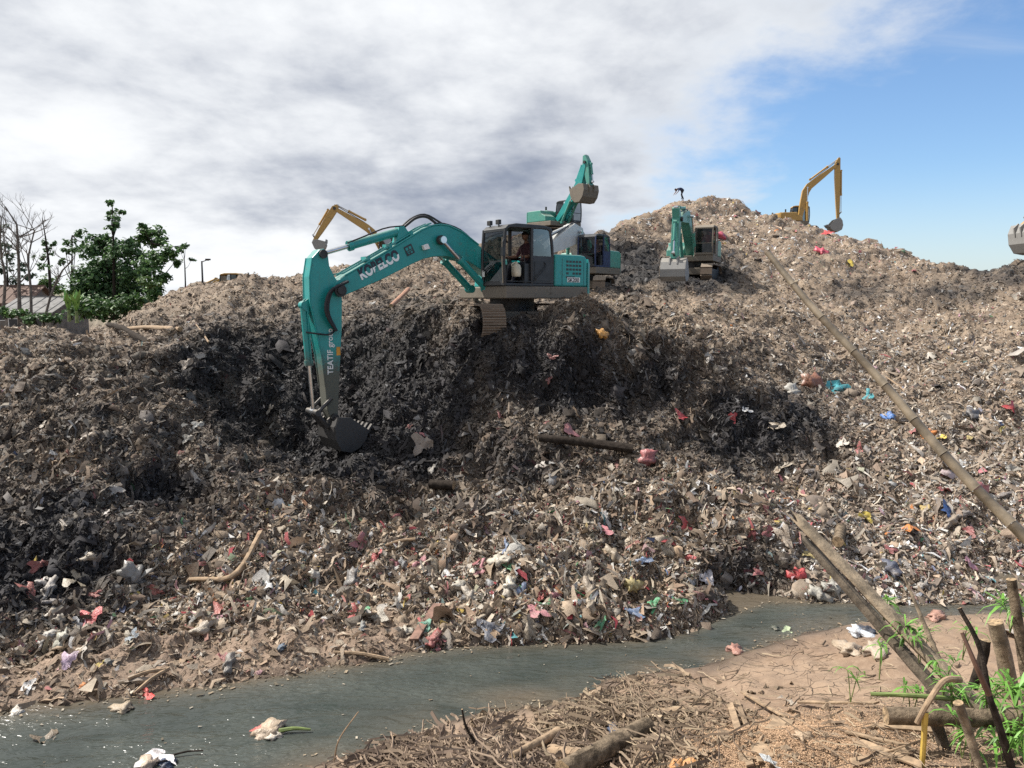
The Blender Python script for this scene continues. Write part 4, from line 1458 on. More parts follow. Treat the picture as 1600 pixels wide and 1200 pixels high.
# ------------------------------------------------------------------ people
def person(joints, radii, bones, label, mats, mat_of, head, root_matrix, seat=None):
    """skin a joint skeleton into one continuous body; materials by nearest bone"""
    names = list(joints)
    me = bpy.data.meshes.new("person")
    me.from_pydata([joints[k] for k in names], [(names.index(a), names.index(b)) for a, b in bones], [])
    o_ = bpy.data.objects.new("person", me)
    COL.objects.link(o_)
    sk = o_.modifiers.new("skin", 'SKIN')
    for i, k in enumerate(names):
        r_ = radii[k]
        me.skin_vertices[0].data[i].radius = (r_, r_) if not isinstance(r_, tuple) else r_
        me.skin_vertices[0].data[i].use_root = (k == 'pelvis')
    sb = o_.modifiers.new("sub", 'SUBSURF')
    sb.levels = sb.render_levels = 2
    dg = bpy.context.evaluated_depsgraph_get()
    me2 = bpy.data.meshes.new_from_object(o_.evaluated_get(dg))
    bpy.data.objects.remove(o_)
    bmx = bmesh.new()
    bmx.from_mesh(me2)
    # head: rounded skull with nose and jaw, and hands with fingers, joined into the same mesh
    hc_, hr, look = Vector(head[0]), head[1], Vector(head[2]).normalized()
    upv = Vector((0, 0, 1))
    rt = look.cross(upv).normalized()
    upv = rt.cross(look)
    n0 = len(bmx.verts)
    r_ = bmesh.ops.create_icosphere(bmx, subdivisions=3, radius=1.0)
    for vv in r_['verts']:
        a = vv.co.copy()
        x, y, z = a.x, a.y, a.z
        q = Vector((x * 0.78, y * 0.92, z * 1.12))
        if y > 0:
            q.x *= 1 - 0.18 * max(0, -z)
        if y > 0.75 and -0.35 < z < 0.15:
            q.y += 0.26 * max(0, 1 - abs(x) * 5) * (0.35 - z)
        if y > 0.6 and 0.0 < z < 0.28 and 0.15 < abs(x) < 0.5:
            q.y -= 0.09
        if abs(x) > 0.9 and abs(z) < 0.3:
            q.x *= 1.14
        vv.co = hc_ + (rt * q.x + look * q.y + upv * q.z) * hr
    for hand, fd, pn in head[3]:
        hp, fd, pn = Vector(hand), Vector(fd).normalized(), Vector(pn).normalized()
        sdv = fd.cross(pn).normalized()
        mb = MB()
        for k in range(4):
            b_ = hp + sdv * (k - 1.5) * 0.021
            L_ = (0.075, 0.085, 0.08, 0.062)[k]
            mb.tube([b_ - fd * 0.02, b_ + fd * L_ * 0.5, b_ + fd * L_ * 0.85 + pn * 0.03], [0.010, 0.009, 0.007], 6)
        mb.tube([hp - fd * 0.02 - sdv * 0.03, hp + fd * 0.02 - sdv * 0.055 + pn * 0.01, hp + fd * 0.05 - sdv * 0.05 + pn * 0.03], [0.011, 0.010, 0.008], 6)
        vs_ = [bmx.verts.new(p) for p in mb.v]
        for f_ in mb.f:
            try:
                bmx.faces.new([vs_[i] for i in f_])
            except ValueError:
                pass
    bmx.to_mesh(me2)
    bmx.free()
    me2.materials.clear()
    for m_ in mats:
        me2.materials.append(m_)
    seg = [(Vector(joints[a]), Vector(joints[b]), mat_of(a, b)) for a, b in bones]
    for p in me2.polygons:
        c = p.center
        if (c - hc_).length < hr * 1.35:
            p.material_index = 0
        elif any((c - Vector(h[0])).length < 0.12 for h in head[3]):
            p.material_index = 0
        else:
            best = min(seg, key=lambda s_: ((s_[0].lerp(s_[1], max(0, min(1, (c - s_[0]).dot(s_[1] - s_[0]) / max(1e-6, (s_[1] - s_[0]).length_squared)))) - c).length))
            p.material_index = best[2]
        p.use_smooth = True
    o_ = link("person", me2)
    o_.matrix_world = root_matrix
    tag(o_, label, "person")
    # hair as a cap on the skull
    hb = bmesh.new()
    r_ = bmesh.ops.create_icosphere(hb, subdivisions=3, radius=1.0)
    rm = []
    for vv in r_['verts']:
        a = vv.co.copy()
        if a.z < 0.25 and a.y > -0.15 or a.z < -0.35:
            rm.append(vv)
        vv.co = hc_ + (rt * a.x * 0.83 + look * (a.y * 0.95 - 0.03) + upv * (a.z * 1.15 + 0.03)) * hr * 1.04
    bmesh.ops.delete(hb, geom=rm, context='VERTS')
    mh = bpy.data.meshes.new("hair")
    hb.to_mesh(mh)
    hb.free()
    link("hair", mh, o_, M['hair'])
    return o_


BONES = [('pelvis', 'chest'), ('chest', 'neck'), ('neck', 'headb'), ('chest', 'sh_l'), ('sh_l', 'el_l'), ('el_l', 'wr_l'), ('wr_l', 'ha_l'),
         ('chest', 'sh_r'), ('sh_r', 'el_r'), ('el_r', 'wr_r'), ('wr_r', 'ha_r'),
         ('pelvis', 'hip_l'), ('hip_l', 'kn_l'), ('kn_l', 'an_l'), ('an_l', 'to_l'), ('pelvis', 'hip_r'), ('hip_r', 'kn_r'), ('kn_r', 'an_r'), ('an_r', 'to_r')]
RAD = dict(pelvis=0.15, chest=0.16, neck=0.06, headb=0.055, sh_l=0.07, el_l=0.048, wr_l=0.032, ha_l=0.035, sh_r=0.07, el_r=0.048, wr_r=0.032, ha_r=0.035,
           hip_l=0.10, kn_l=0.065, an_l=0.045, to_l=0.04, hip_r=0.10, kn_r=0.065, an_r=0.045, to_r=0.04)


def mat_of(a, b):
    if a in ('pelvis', 'hip_l', 'hip_r', 'kn_l', 'kn_r') and b != 'chest':
        return 2
    if a in ('an_l', 'an_r'):
        return 2
    if a == 'neck' or a in ('wr_l', 'wr_r', 'el_l', 'el_r'):
        return 0
    return 1


def seated(C, yaw, label, shirt, x=0.18, z0=1.385, ym=0.85):
    s_ = z0 + 0.52
    J = dict(pelvis=(x, ym, s_ + 0.05), chest=(x - 0.02, ym, s_ + 0.42), neck=(x, ym, s_ + 0.62), headb=(x + 0.02, ym, s_ + 0.72))
    for n, s in (('l', 1), ('r', -1)):
        J['sh_' + n] = (x, ym + s * 0.19, s_ + 0.52)
        J['el_' + n] = (x + 0.12, ym + s * 0.27, s_ + 0.26)
        J['wr_' + n] = (x + 0.36, ym + s * 0.31, s_ + 0.24)
        J['ha_' + n] = (x + 0.42, ym + s * 0.32, s_ + 0.25)
        J['hip_' + n] = (x + 0.05, ym + s * 0.10, s_ + 0.03)
        J['kn_' + n] = (x + 0.46, ym + s * 0.14, s_ + 0.04)
        J['an_' + n] = (x + 0.56, ym + s * 0.13, z0 + 0.12)
        J['to_' + n] = (x + 0.70, ym + s * 0.14, z0 + 0.11)
    hands = [((x + 0.44, ym + s * 0.32, s_ + 0.25), (1, 0, 0.1), (0, 0, -1)) for s in (1, -1)]
    Mw = Matrix.Translation(C) @ Matrix.Rotation(yaw, 4, 'Z')
    return person(J, RAD, BONES, label, [M['skin'], shirt, M['trouser']], mat_of, ((x + 0.05, ym, s_ + 0.80), 0.105, (1, 0.25, -0.1), hands), Mw)


seated(MC, MYAW, "operator in a dark maroon shirt seated in the near teal excavator's cab", M['shirt_dark'])
seated(C2, Y2, "operator in a grey shirt sitting in the half hidden excavator's cab", M['shirt_grey'])
seated(C4, Y4, "operator in a red shirt sitting in the cab below the peak", M['shirt_red'])

# scavenger bending down on the very top of the hill
_k = np.where((np.abs(_VX - 1062) < 5) & (_VP[:, 1] > 60) & (_VP[:, 1] < 90))[0]
pk = Vector(_VP[_k[np.argmin(_VY[_k])]]) + Vector((0, 0, 0.05))
Jb = dict(pelvis=(0, 0, 0.85), chest=(0.38, 0, 0.98), neck=(0.58, 0, 0.92), headb=(0.66, 0, 0.86))
for n, s in (('l', 1), ('r', -1)):
    Jb['sh_' + n] = (0.46, s * 0.19, 0.95)
    Jb['el_' + n] = (0.60, s * 0.22, 0.68)
    Jb['wr_' + n] = (0.76, s * 0.18, 0.50)
    Jb['ha_' + n] = (0.80, s * 0.17, 0.45)
    Jb['hip_' + n] = (0, s * 0.10, 0.82)
    Jb['kn_' + n] = (0.12 + 0.1 * s, s * 0.13, 0.44)
    Jb['an_' + n] = (-0.04 + 0.16 * s, s * 0.14, 0.06)
    Jb['to_' + n] = (0.10 + 0.16 * s, s * 0.15, 0.03)
person(Jb, RAD, BONES, "tiny dark figure bending over on the very peak of the hill", [M['skin'], M['shirt_blue'], M['trouser']], mat_of,
       ((0.74, 0, 0.84), 0.105, (0.6, 0, -0.8), [((0.81, s * 0.17, 0.43), (0.4, 0, -1), (1, 0, 0)) for s in (1, -1)]),
       Matrix.Translation((pk.x, pk.y, pk.z)) @ Matrix.Rotation(R(200), 4, 'Z'))

# pale jug hanging in the near cab's doorway
jb = MB()
jb.tube([(0.0, 0, 0), (0, 0, 0.04), (0, 0, 0.22), (0, 0, 0.30), (0, 0, 0.34), (0, 0, 0.38)], [0.10, 0.125, 0.13, 0.10, 0.04, 0.04], 14)
jug = jb.build("jug", mat_plain("cream_plastic", (0.52, 0.47, 0.36), 0.5), None, smooth=True)
jug.matrix_world = Matrix.Translation(MC) @ Matrix.Rotation(MYAW, 4, 'Z') @ Matrix.Translation((0.83, 1.24, 1.62))
MB().tube(curve_pts([(0.1, 0, 0.22), (0.16, 0, 0.30), (0.04, 0, 0.37)], 7), 0.014, 6).build("handle", jug.data.materials[0], jug, smooth=True)
tag(jug, "cream plastic jug hanging in the near excavator's open cab door", "jug")


# ------------------------------------------------------------------ trees and houses beyond the heap
def leaf_mesh(name, blobs, size, dens, parent, c_lo=(0.030, 0.070, 0.030), c_hi=(0.15, 0.27, 0.09), seed=1):
    r = np.random.default_rng(seed)
    ps, ns = [], []
    for (c, rx, ry, rz) in blobs:
        n = max(70, int(dens * (rx * ry + rx * rz + ry * rz) / (size * size) * 17.0))
        d = r.normal(0, 1, (n, 3))
        d /= np.linalg.norm(d, axis=1, keepdims=True)
        # a few twig ends per blob; the leaves gather round them
        tw = r.normal(0, 1, (max(8, n // 14), 3))
        tw /= np.linalg.norm(tw, axis=1, keepdims=True)
        tw *= r.uniform(0.25, 1.05, (len(tw), 1))
        k = r.integers(0, len(tw), n)
        q = tw[k] + r.normal(0, 0.20, (n, 3))
        ps.append(np.array(c) + q * np.array([rx, ry, rz]))
        ns.append(q * 0.5 + np.array([0, -0.1, 0.8]) + r.normal(0, 0.5, (n, 3)))
    p = np.concatenate(ps)
    nr = np.concatenate(ns)
    n = len(p)
    nr /= np.linalg.norm(nr, axis=1, keepdims=True)
    t = r.normal(0, 1, (n, 3))
    t -= nr * (t * nr).sum(1, keepdims=True)
    t /= np.linalg.norm(t, axis=1, keepdims=True)
    b = np.cross(nr, t)
    s = size * r.uniform(0.6, 1.35, (n, 1, 1))
    V = np.array([(-0.5, 0, -0.03), (-0.05, -0.32, 0.03), (0.5, 0, -0.10), (-0.05, 0.32, 0.03)])[None]
    X = p[:, None] + s * (V[..., 0:1] * t[:, None] + V[..., 1:2] * b[:, None] + V[..., 2:3] * nr[:, None])
    f = r.beta(1.6, 2.6, (n, 1))
    c = np.array(c_lo) * (1 - f) + np.array(c_hi) * f
    o_ = bake(name, [(X, np.array([(0, 1, 2, 3)]), c)], M['leaf'])
    o_.parent = parent
    return o_


def px_blob(px, py, rx, ry, Y, dy=0.0):
    c = at(px, py, Y + dy)
    k = Y / FPX
    return ((c.x, c.y, c.z), rx * k, max(rx, ry) * k * 0.9, ry * k)


def branchy(mb, p, d, L_, r, depth, rnd, spread=0.6, up=0.25):
    pts_ = [p]
    dd = d.copy()
    for i in range(3):
        dd = (dd + Vector((rnd.uniform(-.18, .18), rnd.uniform(-.18, .18), rnd.uniform(-0.08, .16)))).normalized()
        pts_.append(pts_[-1] + dd * L_ / 3)
    mb.tube(pts_, [r, r * 0.88, r * 0.76, r * 0.6], 6)
    if depth == 0:
        return
    for k in range(rnd.choice((2, 3))):
        a = Vector((rnd.uniform(-1, 1), rnd.uniform(-1, 1), rnd.uniform(-0.2, 0.6)))
        nd = (dd + a * spread + Vector((0, 0, up))).normalized()
        branchy(mb, pts_[rnd.choice((2, 3, 3))], nd, L_ * rnd.uniform(0.55, 0.8), r * 0.55, depth - 1, rnd, spread, up)


def leafy_tree(label, trunk, blobs, Y, size, dens, seed, c_lo=None, c_hi=None, name="broadleaf_tree", group="leafy trees left of the heap", tr=0.13):
    base = at(trunk[0][0], trunk[0][1], Y)
    root = empty(name, base)
    tag(root, label, "tree", group)
    mb = MB()
    tp = [at(a, b, Y) - base for a, b in trunk]
    mb.tube(curve_pts(tp, 8), [tr * (1 - 0.8 * i / 7) for i in range(8)], 7, jit=0.08)
    bl = []
    rnd = random.Random(seed)
    for (a, b, rx, ry) in blobs:
        q = px_blob(a, b, rx, ry, Y, rnd.uniform(-0.9, 0.9))
        c = Vector(q[0]) - base
        bl.append((tuple(c), q[1], q[2], q[3]))
        # limb to the blob from the trunk below it
        best = min(tp, key=lambda t_: (t_ - (c - Vector((0, 0, 0.6)))).length)
        mb.tube(curve_pts([best, best.lerp(c, 0.5) + Vector((0, 0, -0.1)), c + Vector((0, 0, q[3] * 0.4))], 6), [tr * 0.35 * (1 - 0.13 * i) for i in range(6)], 5)
    mb.build("trunk", M['bark_dark'], root)
    kw = {}
    if c_lo:
        kw = dict(c_lo=c_lo, c_hi=c_hi)
    leaf_mesh("crown", bl, size, dens, root, seed=seed, **kw)
    return root


leafy_tree("slim tree rising in a spire above the other crowns", [(179, 500), (178, 430), (177, 370), (175, 314)],
           [(175, 317, 7, 7), (188, 331, 7, 5), (172, 333, 6, 5), (179, 343, 10, 9), (173, 355, 9, 6), (181, 352, 6, 5), (170, 372, 8, 8)], 52, 0.27, 0.9, 21)
leafy_tree("broad dense tree in the middle of the green clump", [(165, 500), (166, 450), (168, 400)],
           [(160, 385, 22, 17), (190, 392, 24, 20), (140, 392, 14, 13), (170, 420, 34, 22), (135, 428, 24, 20), (205, 428, 24, 20), (150, 372, 12, 9), (205, 378, 14, 10),
            (165, 450, 44, 24), (165, 478, 50, 20), (205, 455, 30, 22), (125, 455, 22, 18), (215, 400, 14, 12)], 53, 0.29, 1.25, 22)
leafy_tree("round leafy tree at the right end of the clump beside the heap", [(243, 490), (241, 440), (238, 380)],
           [(236, 362, 19, 11), (225, 375, 14, 12), (247, 378, 16, 12), (265, 395, 16, 11), (283, 386, 9, 5), (245, 405, 22, 15), (275, 410, 10, 7), (230, 420, 20, 16),
            (255, 435, 14, 10), (240, 455, 18, 16), (222, 352, 6, 5)], 50, 0.28, 1.2, 23, (0.034, 0.082, 0.028), (0.17, 0.30, 0.09))
leafy_tree("sparse dark tree at the left end of the green clump", [(112, 500), (112, 440), (113, 368)],
           [(125, 366, 11, 9), (108, 378, 9, 8), (118, 392, 12, 8), (96, 408, 9, 6), (131, 380, 8, 8), (102, 392, 7, 5)], 56, 0.28, 0.7, 24)
leafy_tree("small thin tree with a few leaves just right of the clump", [(290, 455), (289, 420), (288, 405), (287, 386)],
           [(290, 384, 7, 4), (299, 407, 6, 4), (282, 392, 5, 4)], 50, 0.2, 1.0, 25, tr=0.05)
leafy_tree("hazy tree at the left edge behind bare branches", [(12, 490), (12, 440), (9, 395)],
           [(4, 357, 8, 7), (6, 385, 9, 7), (16, 402, 12, 8), (32, 418, 12, 8), (2, 420, 12, 9), (45, 430, 10, 7), (22, 440, 14, 9)], 64, 0.28, 0.7, 26,
           (0.05, 0.085, 0.06), (0.10, 0.15, 0.09))
leafy_tree("half bare tree with dark leaf tufts beside the bare trees", [(80, 470), (75, 400), (66, 340)],
           [(70, 380, 8, 6), (75, 392, 9, 6), (62, 402, 9, 6), (83, 380, 5, 4), (66, 415, 10, 6)], 60, 0.26, 0.7, 27)


def shrub(label, blobs, Y, size, seed, hi=(0.12, 0.22, 0.05), name="shrub"):
    b0 = at(blobs[0][0], blobs[0][1] + blobs[0][3], Y)
    root = empty(name, b0)
    tag(root, label, "shrub", "shrubs below the trees")
    bl = []
    mb = MB()
    for q in blobs:
        t_ = px_blob(*q, Y)
        c = Vector(t_[0]) - b0
        bl.append((tuple(c), t_[1], t_[2], t_[3]))
        for k in range(3):
            e = c + Vector((random.uniform(-1, 1) * t_[1] * 0.6, 0, random.uniform(-0.2, 0.6) * t_[3]))
            mb.tube([Vector((c.x * 0.6, 0, -0.1)), e], [0.03, 0.012], 4)
    mb.build("stems", M['bark_dark'], root)
    leaf_mesh("foliage", bl, size, 0.9, root, c_hi=hi, seed=seed)


shrub("bright green shrub between the two house roofs", [(75, 442, 16, 10), (88, 450, 12, 8), (62, 448, 10, 7)], 66, 0.30, 31, (0.20, 0.33, 0.07))
shrub("green shrub at the left edge in front of the roofs", [(18, 488, 18, 8), (36, 490, 12, 6), (4, 484, 10, 8)], 46, 0.24, 32, (0.13, 0.24, 0.06))
shrub("low green shrub in front of the grey roofed house", [(70, 496, 16, 9), (50, 497, 14, 8), (92, 496, 12, 9)], 45, 0.24, 35, (0.12, 0.22, 0.06))
shrub("dark shrub mass under the leafy clump", [(150, 480, 30, 16), (120, 478, 20, 14), (190, 478, 26, 16), (215, 470, 16, 14)], 48, 0.28, 33)
shrub("yellow green shrub low beside the heap's left flank", [(225, 440, 14, 8), (238, 446, 10, 6)], 46, 0.22, 34, (0.20, 0.30, 0.07))


def banana(px, py, Y, label):
    b = at(px, py, Y)
    root = empty("banana_plant", b)
    tag(root, label, "plant", "banana plants by the house")
    MB().tube([(0, 0, -0.3), (0, 0, 0.35)], [0.10, 0.07], 8).build("stem", M['bamboo_green'], root)
    for k in range(5):
        a = k * 1.3 + px
        L_ = 1.3 + 0.2 * math.sin(k * 2)
        mb = MB()
        ctr = curve_pts([(0, 0, 0.3), (0.10 * math.cos(a), 0.10 * math.sin(a), 0.8), (0.42 * math.cos(a), 0.42 * math.sin(a), L_)], 6)
        sd_ = Vector((-math.sin(a), math.cos(a), 0))
        vs = []
        for i, c in enumerate(ctr):
            w = 0.16 * math.sin(math.pi * (0.08 + 0.9 * i / 5))
            vs += [c - sd_ * w + Vector((0, 0, 0.03)), c, c + sd_ * w + Vector((0, 0, 0.03))]
        fs = []
        for i in range(5):
            fs += [(i * 3, i * 3 + 1, i * 3 + 4, i * 3 + 3), (i * 3 + 1, i * 3 + 2, i * 3 + 5, i * 3 + 4)]
        mb.add(vs, fs)
        mb.build("leaf", M['banana'], root, smooth=True)


M['banana'] = mat_plain("banana_leaf", (0.16, 0.30, 0.06), 0.45, 0, 0.3, 4)
banana(108, 494, 44, "young banana plant left of its twin below the trees")
banana(120, 496, 43, "young banana plant right of its twin below the trees")


def bare_tree(label, px, py, Y, dirs, L_, r, seed, depth=3):
    b = at(px, py, Y)
    root = empty("bare_tree", b)
    tag(root, label, "tree", "leafless trees at the left edge")
    rnd = random.Random(seed)
    mb = MB()
    tips = [at(a, c, Y) - b for a, c in dirs]
    tr_ = curve_pts([Vector((0, 0, -0.6))] + tips, 8)
    mb.tube(tr_, [r * (1 - 0.6 * i / 7) for i in range(8)], 7, jit=0.07)
    mb.build("trunk", M['paleBark'], root)
    cb = MB()
    for k in range(9):
        p = tr_[rnd.randint(3, 7)]
        dv_ = Vector((rnd.uniform(-1, 1), rnd.uniform(-0.6, 0.6), rnd.uniform(0.15, 0.9))).normalized()
        branchy(cb, p, dv_, L_ * rnd.uniform(0.6, 1), r * 0.34, depth, rnd, 0.8, 0.12)
    cb.build("branches", M['paleBark'], root)


M['paleBark'] = mat_plain("pale_bark", (0.13, 0.11, 0.095), 0.9, 0, 0.4, 6)
bare_tree("leafless forked tree nearest the left edge", 30, 492, 47, [(30, 460), (29, 400), (26, 350)], 1.25, 0.13, 3)
bare_tree("leafless tree in front of the grey roof", 48, 492, 47, [(48, 450), (44, 405), (54, 360)], 1.15, 0.09, 8)
bare_tree("leafless slanting trunk leaning right over the grey roof", 66, 494, 46, [(80, 460), (96, 425), (112, 409)], 0.7, 0.08, 14, 2)
bare_tree("leafless stem cut by the left edge of the picture", 4, 470, 50, [(8, 430), (0, 390), (2, 340)], 1.0, 0.10, 17)


def small_house(label, px, py, Y, w, d, h, rh, roofm, ang):
    b = at(px, py, Y)
    root = empty("house", b, (0, 0, ang))
    tag(root, label, "house")
    MB().box(-w / 2, w / 2, -d / 2, d / 2, -1.5, h).add([(-w / 2, -d / 2, h), (-w / 2, d / 2, h), (-w / 2, 0, h + rh), (w / 2, -d / 2, h), (w / 2, d / 2, h), (w / 2, 0, h + rh)],
                                                     [(0, 2, 1), (3, 4, 5)]).build("wall", M['wall'], root)
    rf = MB()
    ov = 0.45
    for s in (-1, 1):
        y0, z0 = s * (d / 2 + ov), h - ov * rh / (d / 2)
        vs = [(-w / 2 - ov, y0, z0), (w / 2 + ov, y0, z0), (w / 2 + ov, 0, h + rh + 0.02), (-w / 2 - ov, 0, h + rh + 0.02)]
        vs += [(x, y, z + 0.10) for x, y, z in vs]
        rf.add(vs, [(0, 1, 2, 3), (7, 6, 5, 4), (0, 4, 5, 1), (1, 5, 6, 2), (2, 6, 7, 3), (3, 7, 4, 0)])
    rf.box(-w / 2 - ov, w / 2 + ov, -0.1, 0.1, h + rh + 0.08, h + rh + 0.18)
    r_ = rf.build("roof", roofm, root)
    rb = MB()
    n = int(w / 0.6)
    for k in range(n):
        x = -w / 2 + k * w / (n - 1)
        y0, z0 = -(d / 2 + ov), h - ov * rh / (d / 2) + 0.105
        rb.tube([(x, y0, z0), (x, 0, h + rh + 0.13)], 0.03, 4)
    rb.build("roof_ribs", roofm, r_)
    for x in (-w * 0.28, w * 0.2):
        o_ = MB().box(x - 0.5, x + 0.5, -d / 2 - 0.03, -d / 2 - 0.004, h - 1.5, h - 0.5).build("window", M['white'], root)
        MB().box(x - 0.44, x + 0.44, -d / 2 - 0.04, -d / 2 - 0.031, h - 1.44, h - 0.56).build("pane", M['black'], o_)
    MB().box(w * 0.02 - 0.45, w * 0.02 + 0.45, -d / 2 - 0.04, -d / 2 - 0.004, h - 2.3, h - 0.3).build("door", M['bark_dark'], root)


small_house("grey roofed house beyond the bare trees", 76, 508, 58, 3.4, 4.4, 1.05, 0.9, M['rooftile'], R(-4))
small_house("house with brown red roof at the left edge", 8, 502, 64, 5.6, 4.6, 1.6, 1.15, M['roofred'], R(5))

# lamp posts seen against the sky
def lamp_post(label, px, pt, pb, Y):
    b, t_ = at(px, pb, Y), at(px, pt, Y)
    root = empty("lamp_post", b)
    tag(root, label, "lamp post")
    h = t_.z - b.z
    MB().tube([(0, 0, -0.8), (0, 0, h)], [0.06, 0.045], 8).build("pole", M['dark'], root)
    MB().tube([(0, 0, h - 0.05), (0.25, 0, h + 0.05), (0.42, 0, h + 0.05)], 0.03, 6).build("bracket", M['dark'], root)
    MB().box(0.22, 0.50, -0.10, 0.10, h + 0.05, h + 0.14).build("lamp_head", M['dark'], root, bevel=0.03)


lamp_post("short dark lamp post on the skyline right of the trees", 316, 408, 426, 46)

# ------------------------------------------------------------------ logs, planks and branches on the heap
def wood(name, label, pts_, rad, mat, cat="log", n=10, jit=0.06, group=None, endmat=None):
    root_p = Vector(pts_[0])
    mb = MB()
    q = [Vector(p) - root_p for p in pts_]
    mb.tube(curve_pts(q, max(6, len(q) * 4)), [rad[0] + (rad[1] - rad[0]) * i / (max(6, len(q) * 4) - 1) for i in range(max(6, len(q) * 4))], n, jit=jit, cap=False)
    o_ = mb.build(name, mat, None, smooth=True)
    o_.location = root_p
    tag(o_, label, cat, group)
    N_ = max(6, len(q) * 4)
    for k, s in ((0, -1), (N_ - 1, 1)):
        ring = [Vector(mb.v[k * n + i]) for i in range(n)]
        c = sum(ring, Vector()) / n
        mb2 = MB()
        mb2.add([c] + ring, [(0, 1 + i, 1 + (i + 1) % n) if s > 0 else (0, 1 + (i + 1) % n, 1 + i) for i in range(n)])
        mb2.build("cut_end", endmat or M['cutwood'], o_)
    return o_


def hp(px, py, up_=0.0, toward=0.0):
    p, n = on_heap(px, py)
    return p + n * up_ + Vector((0, -toward, 0))


a, b = hp(842, 683, 0.10, 0.15), hp(986, 700, 0.10, 0.15)
wood("log", "dark straight pole lying across the middle of the heap face", [a, a.lerp(b, 0.5) + Vector((0, 0, 0.02)), b], (0.085, 0.10), M['bark_dark'])
a, b = hp(205, 512, 0.14, 0.1), hp(286, 517, 0.14, 0.1)
wood("log", "pale log lying level on the heap's left shoulder", [a, a.lerp(b, 0.5) + Vector((0, 0, 0.06)), b], (0.085, 0.07), M['wood'])
a, b = hp(172, 506, 0.22), hp(232, 530, 0.0)
wood("tree_stump", "dark curved stump lying at the left end of the pale log", [a, a.lerp(b, 0.5) + Vector((0, 0, 0.12)), b], (0.12, 0.07), M['bark_dark'], "stump", jit=0.22)
a, b = hp(614, 476, 0.05), hp(637, 456, 0.25)
wood("branch", "reddish broken branch poking up under the near boom", [a, b], (0.07, 0.10), mat_plain("reddish_wood", (0.30, 0.15, 0.09), 0.8), "branch")
a, b = hp(672, 757, 0.1, 0.1), hp(714, 757, 0.1, 0.1)
wood("log", "short dark log end on the heap below the pit", [a, b], (0.10, 0.10), M['bark_dark'])
a, b = hp(1302, 850, 0.08, 0.1), hp(1309, 823, 0.08, 0.1)
wood("log", "short brown stub standing in waste beside the split beams", [a, b], (0.10, 0.10), M['bark'])
a, b, c = hp(305, 905, 0.08, 0.05), hp(370, 895, 0.08, 0.05), hp(412, 835, 0.1, 0.05)
wood("branch", "long pale fibrous branch curving over the lower left heap", [a, b, c], (0.035, 0.06), M['wood'], "branch", jit=0.15)
for (x0, y0, x1, y1, lab) in ((312, 505, 327, 532, "thin pale forked twig on the heap's left shoulder"), (600, 850, 655, 842, "thin bent stick on the heap below the bucket"),
                              (1385, 590, 1420, 620, "thin stick on the right hand slope under the bamboo"), (200, 1062, 262, 1048, "brown stick at the water's edge by the red scrap"),
                              (215, 1085, 268, 1045, "dark stick pointing into the stream by the red scrap"), (520, 1018, 610, 1037, "brown stick along the silt shelf at the stream")):
    a, b = hp(x0, y0, 0.06, 0.03), hp(x1, y1, 0.06, 0.03)
    wood("stick", lab, [a, a.lerp(b, 0.5) + Vector((0, 0, 0.03)), b], (0.02, 0.028), M['wood'], "stick", 6)


def plank(label, p0, p1, w, t, mat, roll=0.0, upv=Vector((0, 0, 1)), group=None):
    p0, p1 = Vector(p0), Vector(p1)
    d = p1 - p0
    L_ = d.length
    d.normalize()
    s = d.cross(upv).normalized()
    u_ = s.cross(d)
    Mx = Matrix(((d.x, s.x, u_.x, p0.x), (d.y, s.y, u_.y, p0.y), (d.z, s.z, u_.z, p0.z), (0, 0, 0, 1))) @ Matrix.Rotation(roll, 4, 'X')
    mb = MB()
    n = 7
    vs, fs = [], []
    for i in range(n):
        x = L_ * i / (n - 1)
        o1, o2 = random.uniform(-1, 1) * w * 0.05, random.uniform(-1, 1) * t * 0.2
        e = random.uniform(-0.03, 0.03) if i in (0, n - 1) else 0
        for y, z in ((-w / 2, -t / 2), (w / 2, -t / 2), (w / 2, t / 2), (-w / 2, t / 2)):
            vs.append((x + e * (1 if y > 0 else -1), y + o1, z + o2))
    for i in range(n - 1):
        for k in range(4):
            fs.append((i * 4 + k, i * 4 + (k + 1) % 4, (i + 1) * 4 + (k + 1) % 4, (i + 1) * 4 + k))
    fs += [(3, 2, 1, 0), tuple((n - 1) * 4 + k for k in range(4))]
    mb.add(vs, fs)
    o_ = mb.build("plank", mat, None, bevel=0.004)
    o_.matrix_world = Mx
    tag(o_, label, "plank", group)
    return o_


a, b = hp(643, 995, 0.05, 0.08), hp(690, 937, 0.05, 0.16)
plank("reddish brown board leaning on the waste above the stream", a, b, 0.13, 0.03, mat_plain("reddish_board", (0.20, 0.115, 0.085), 0.85, 0, 0.3, 9))

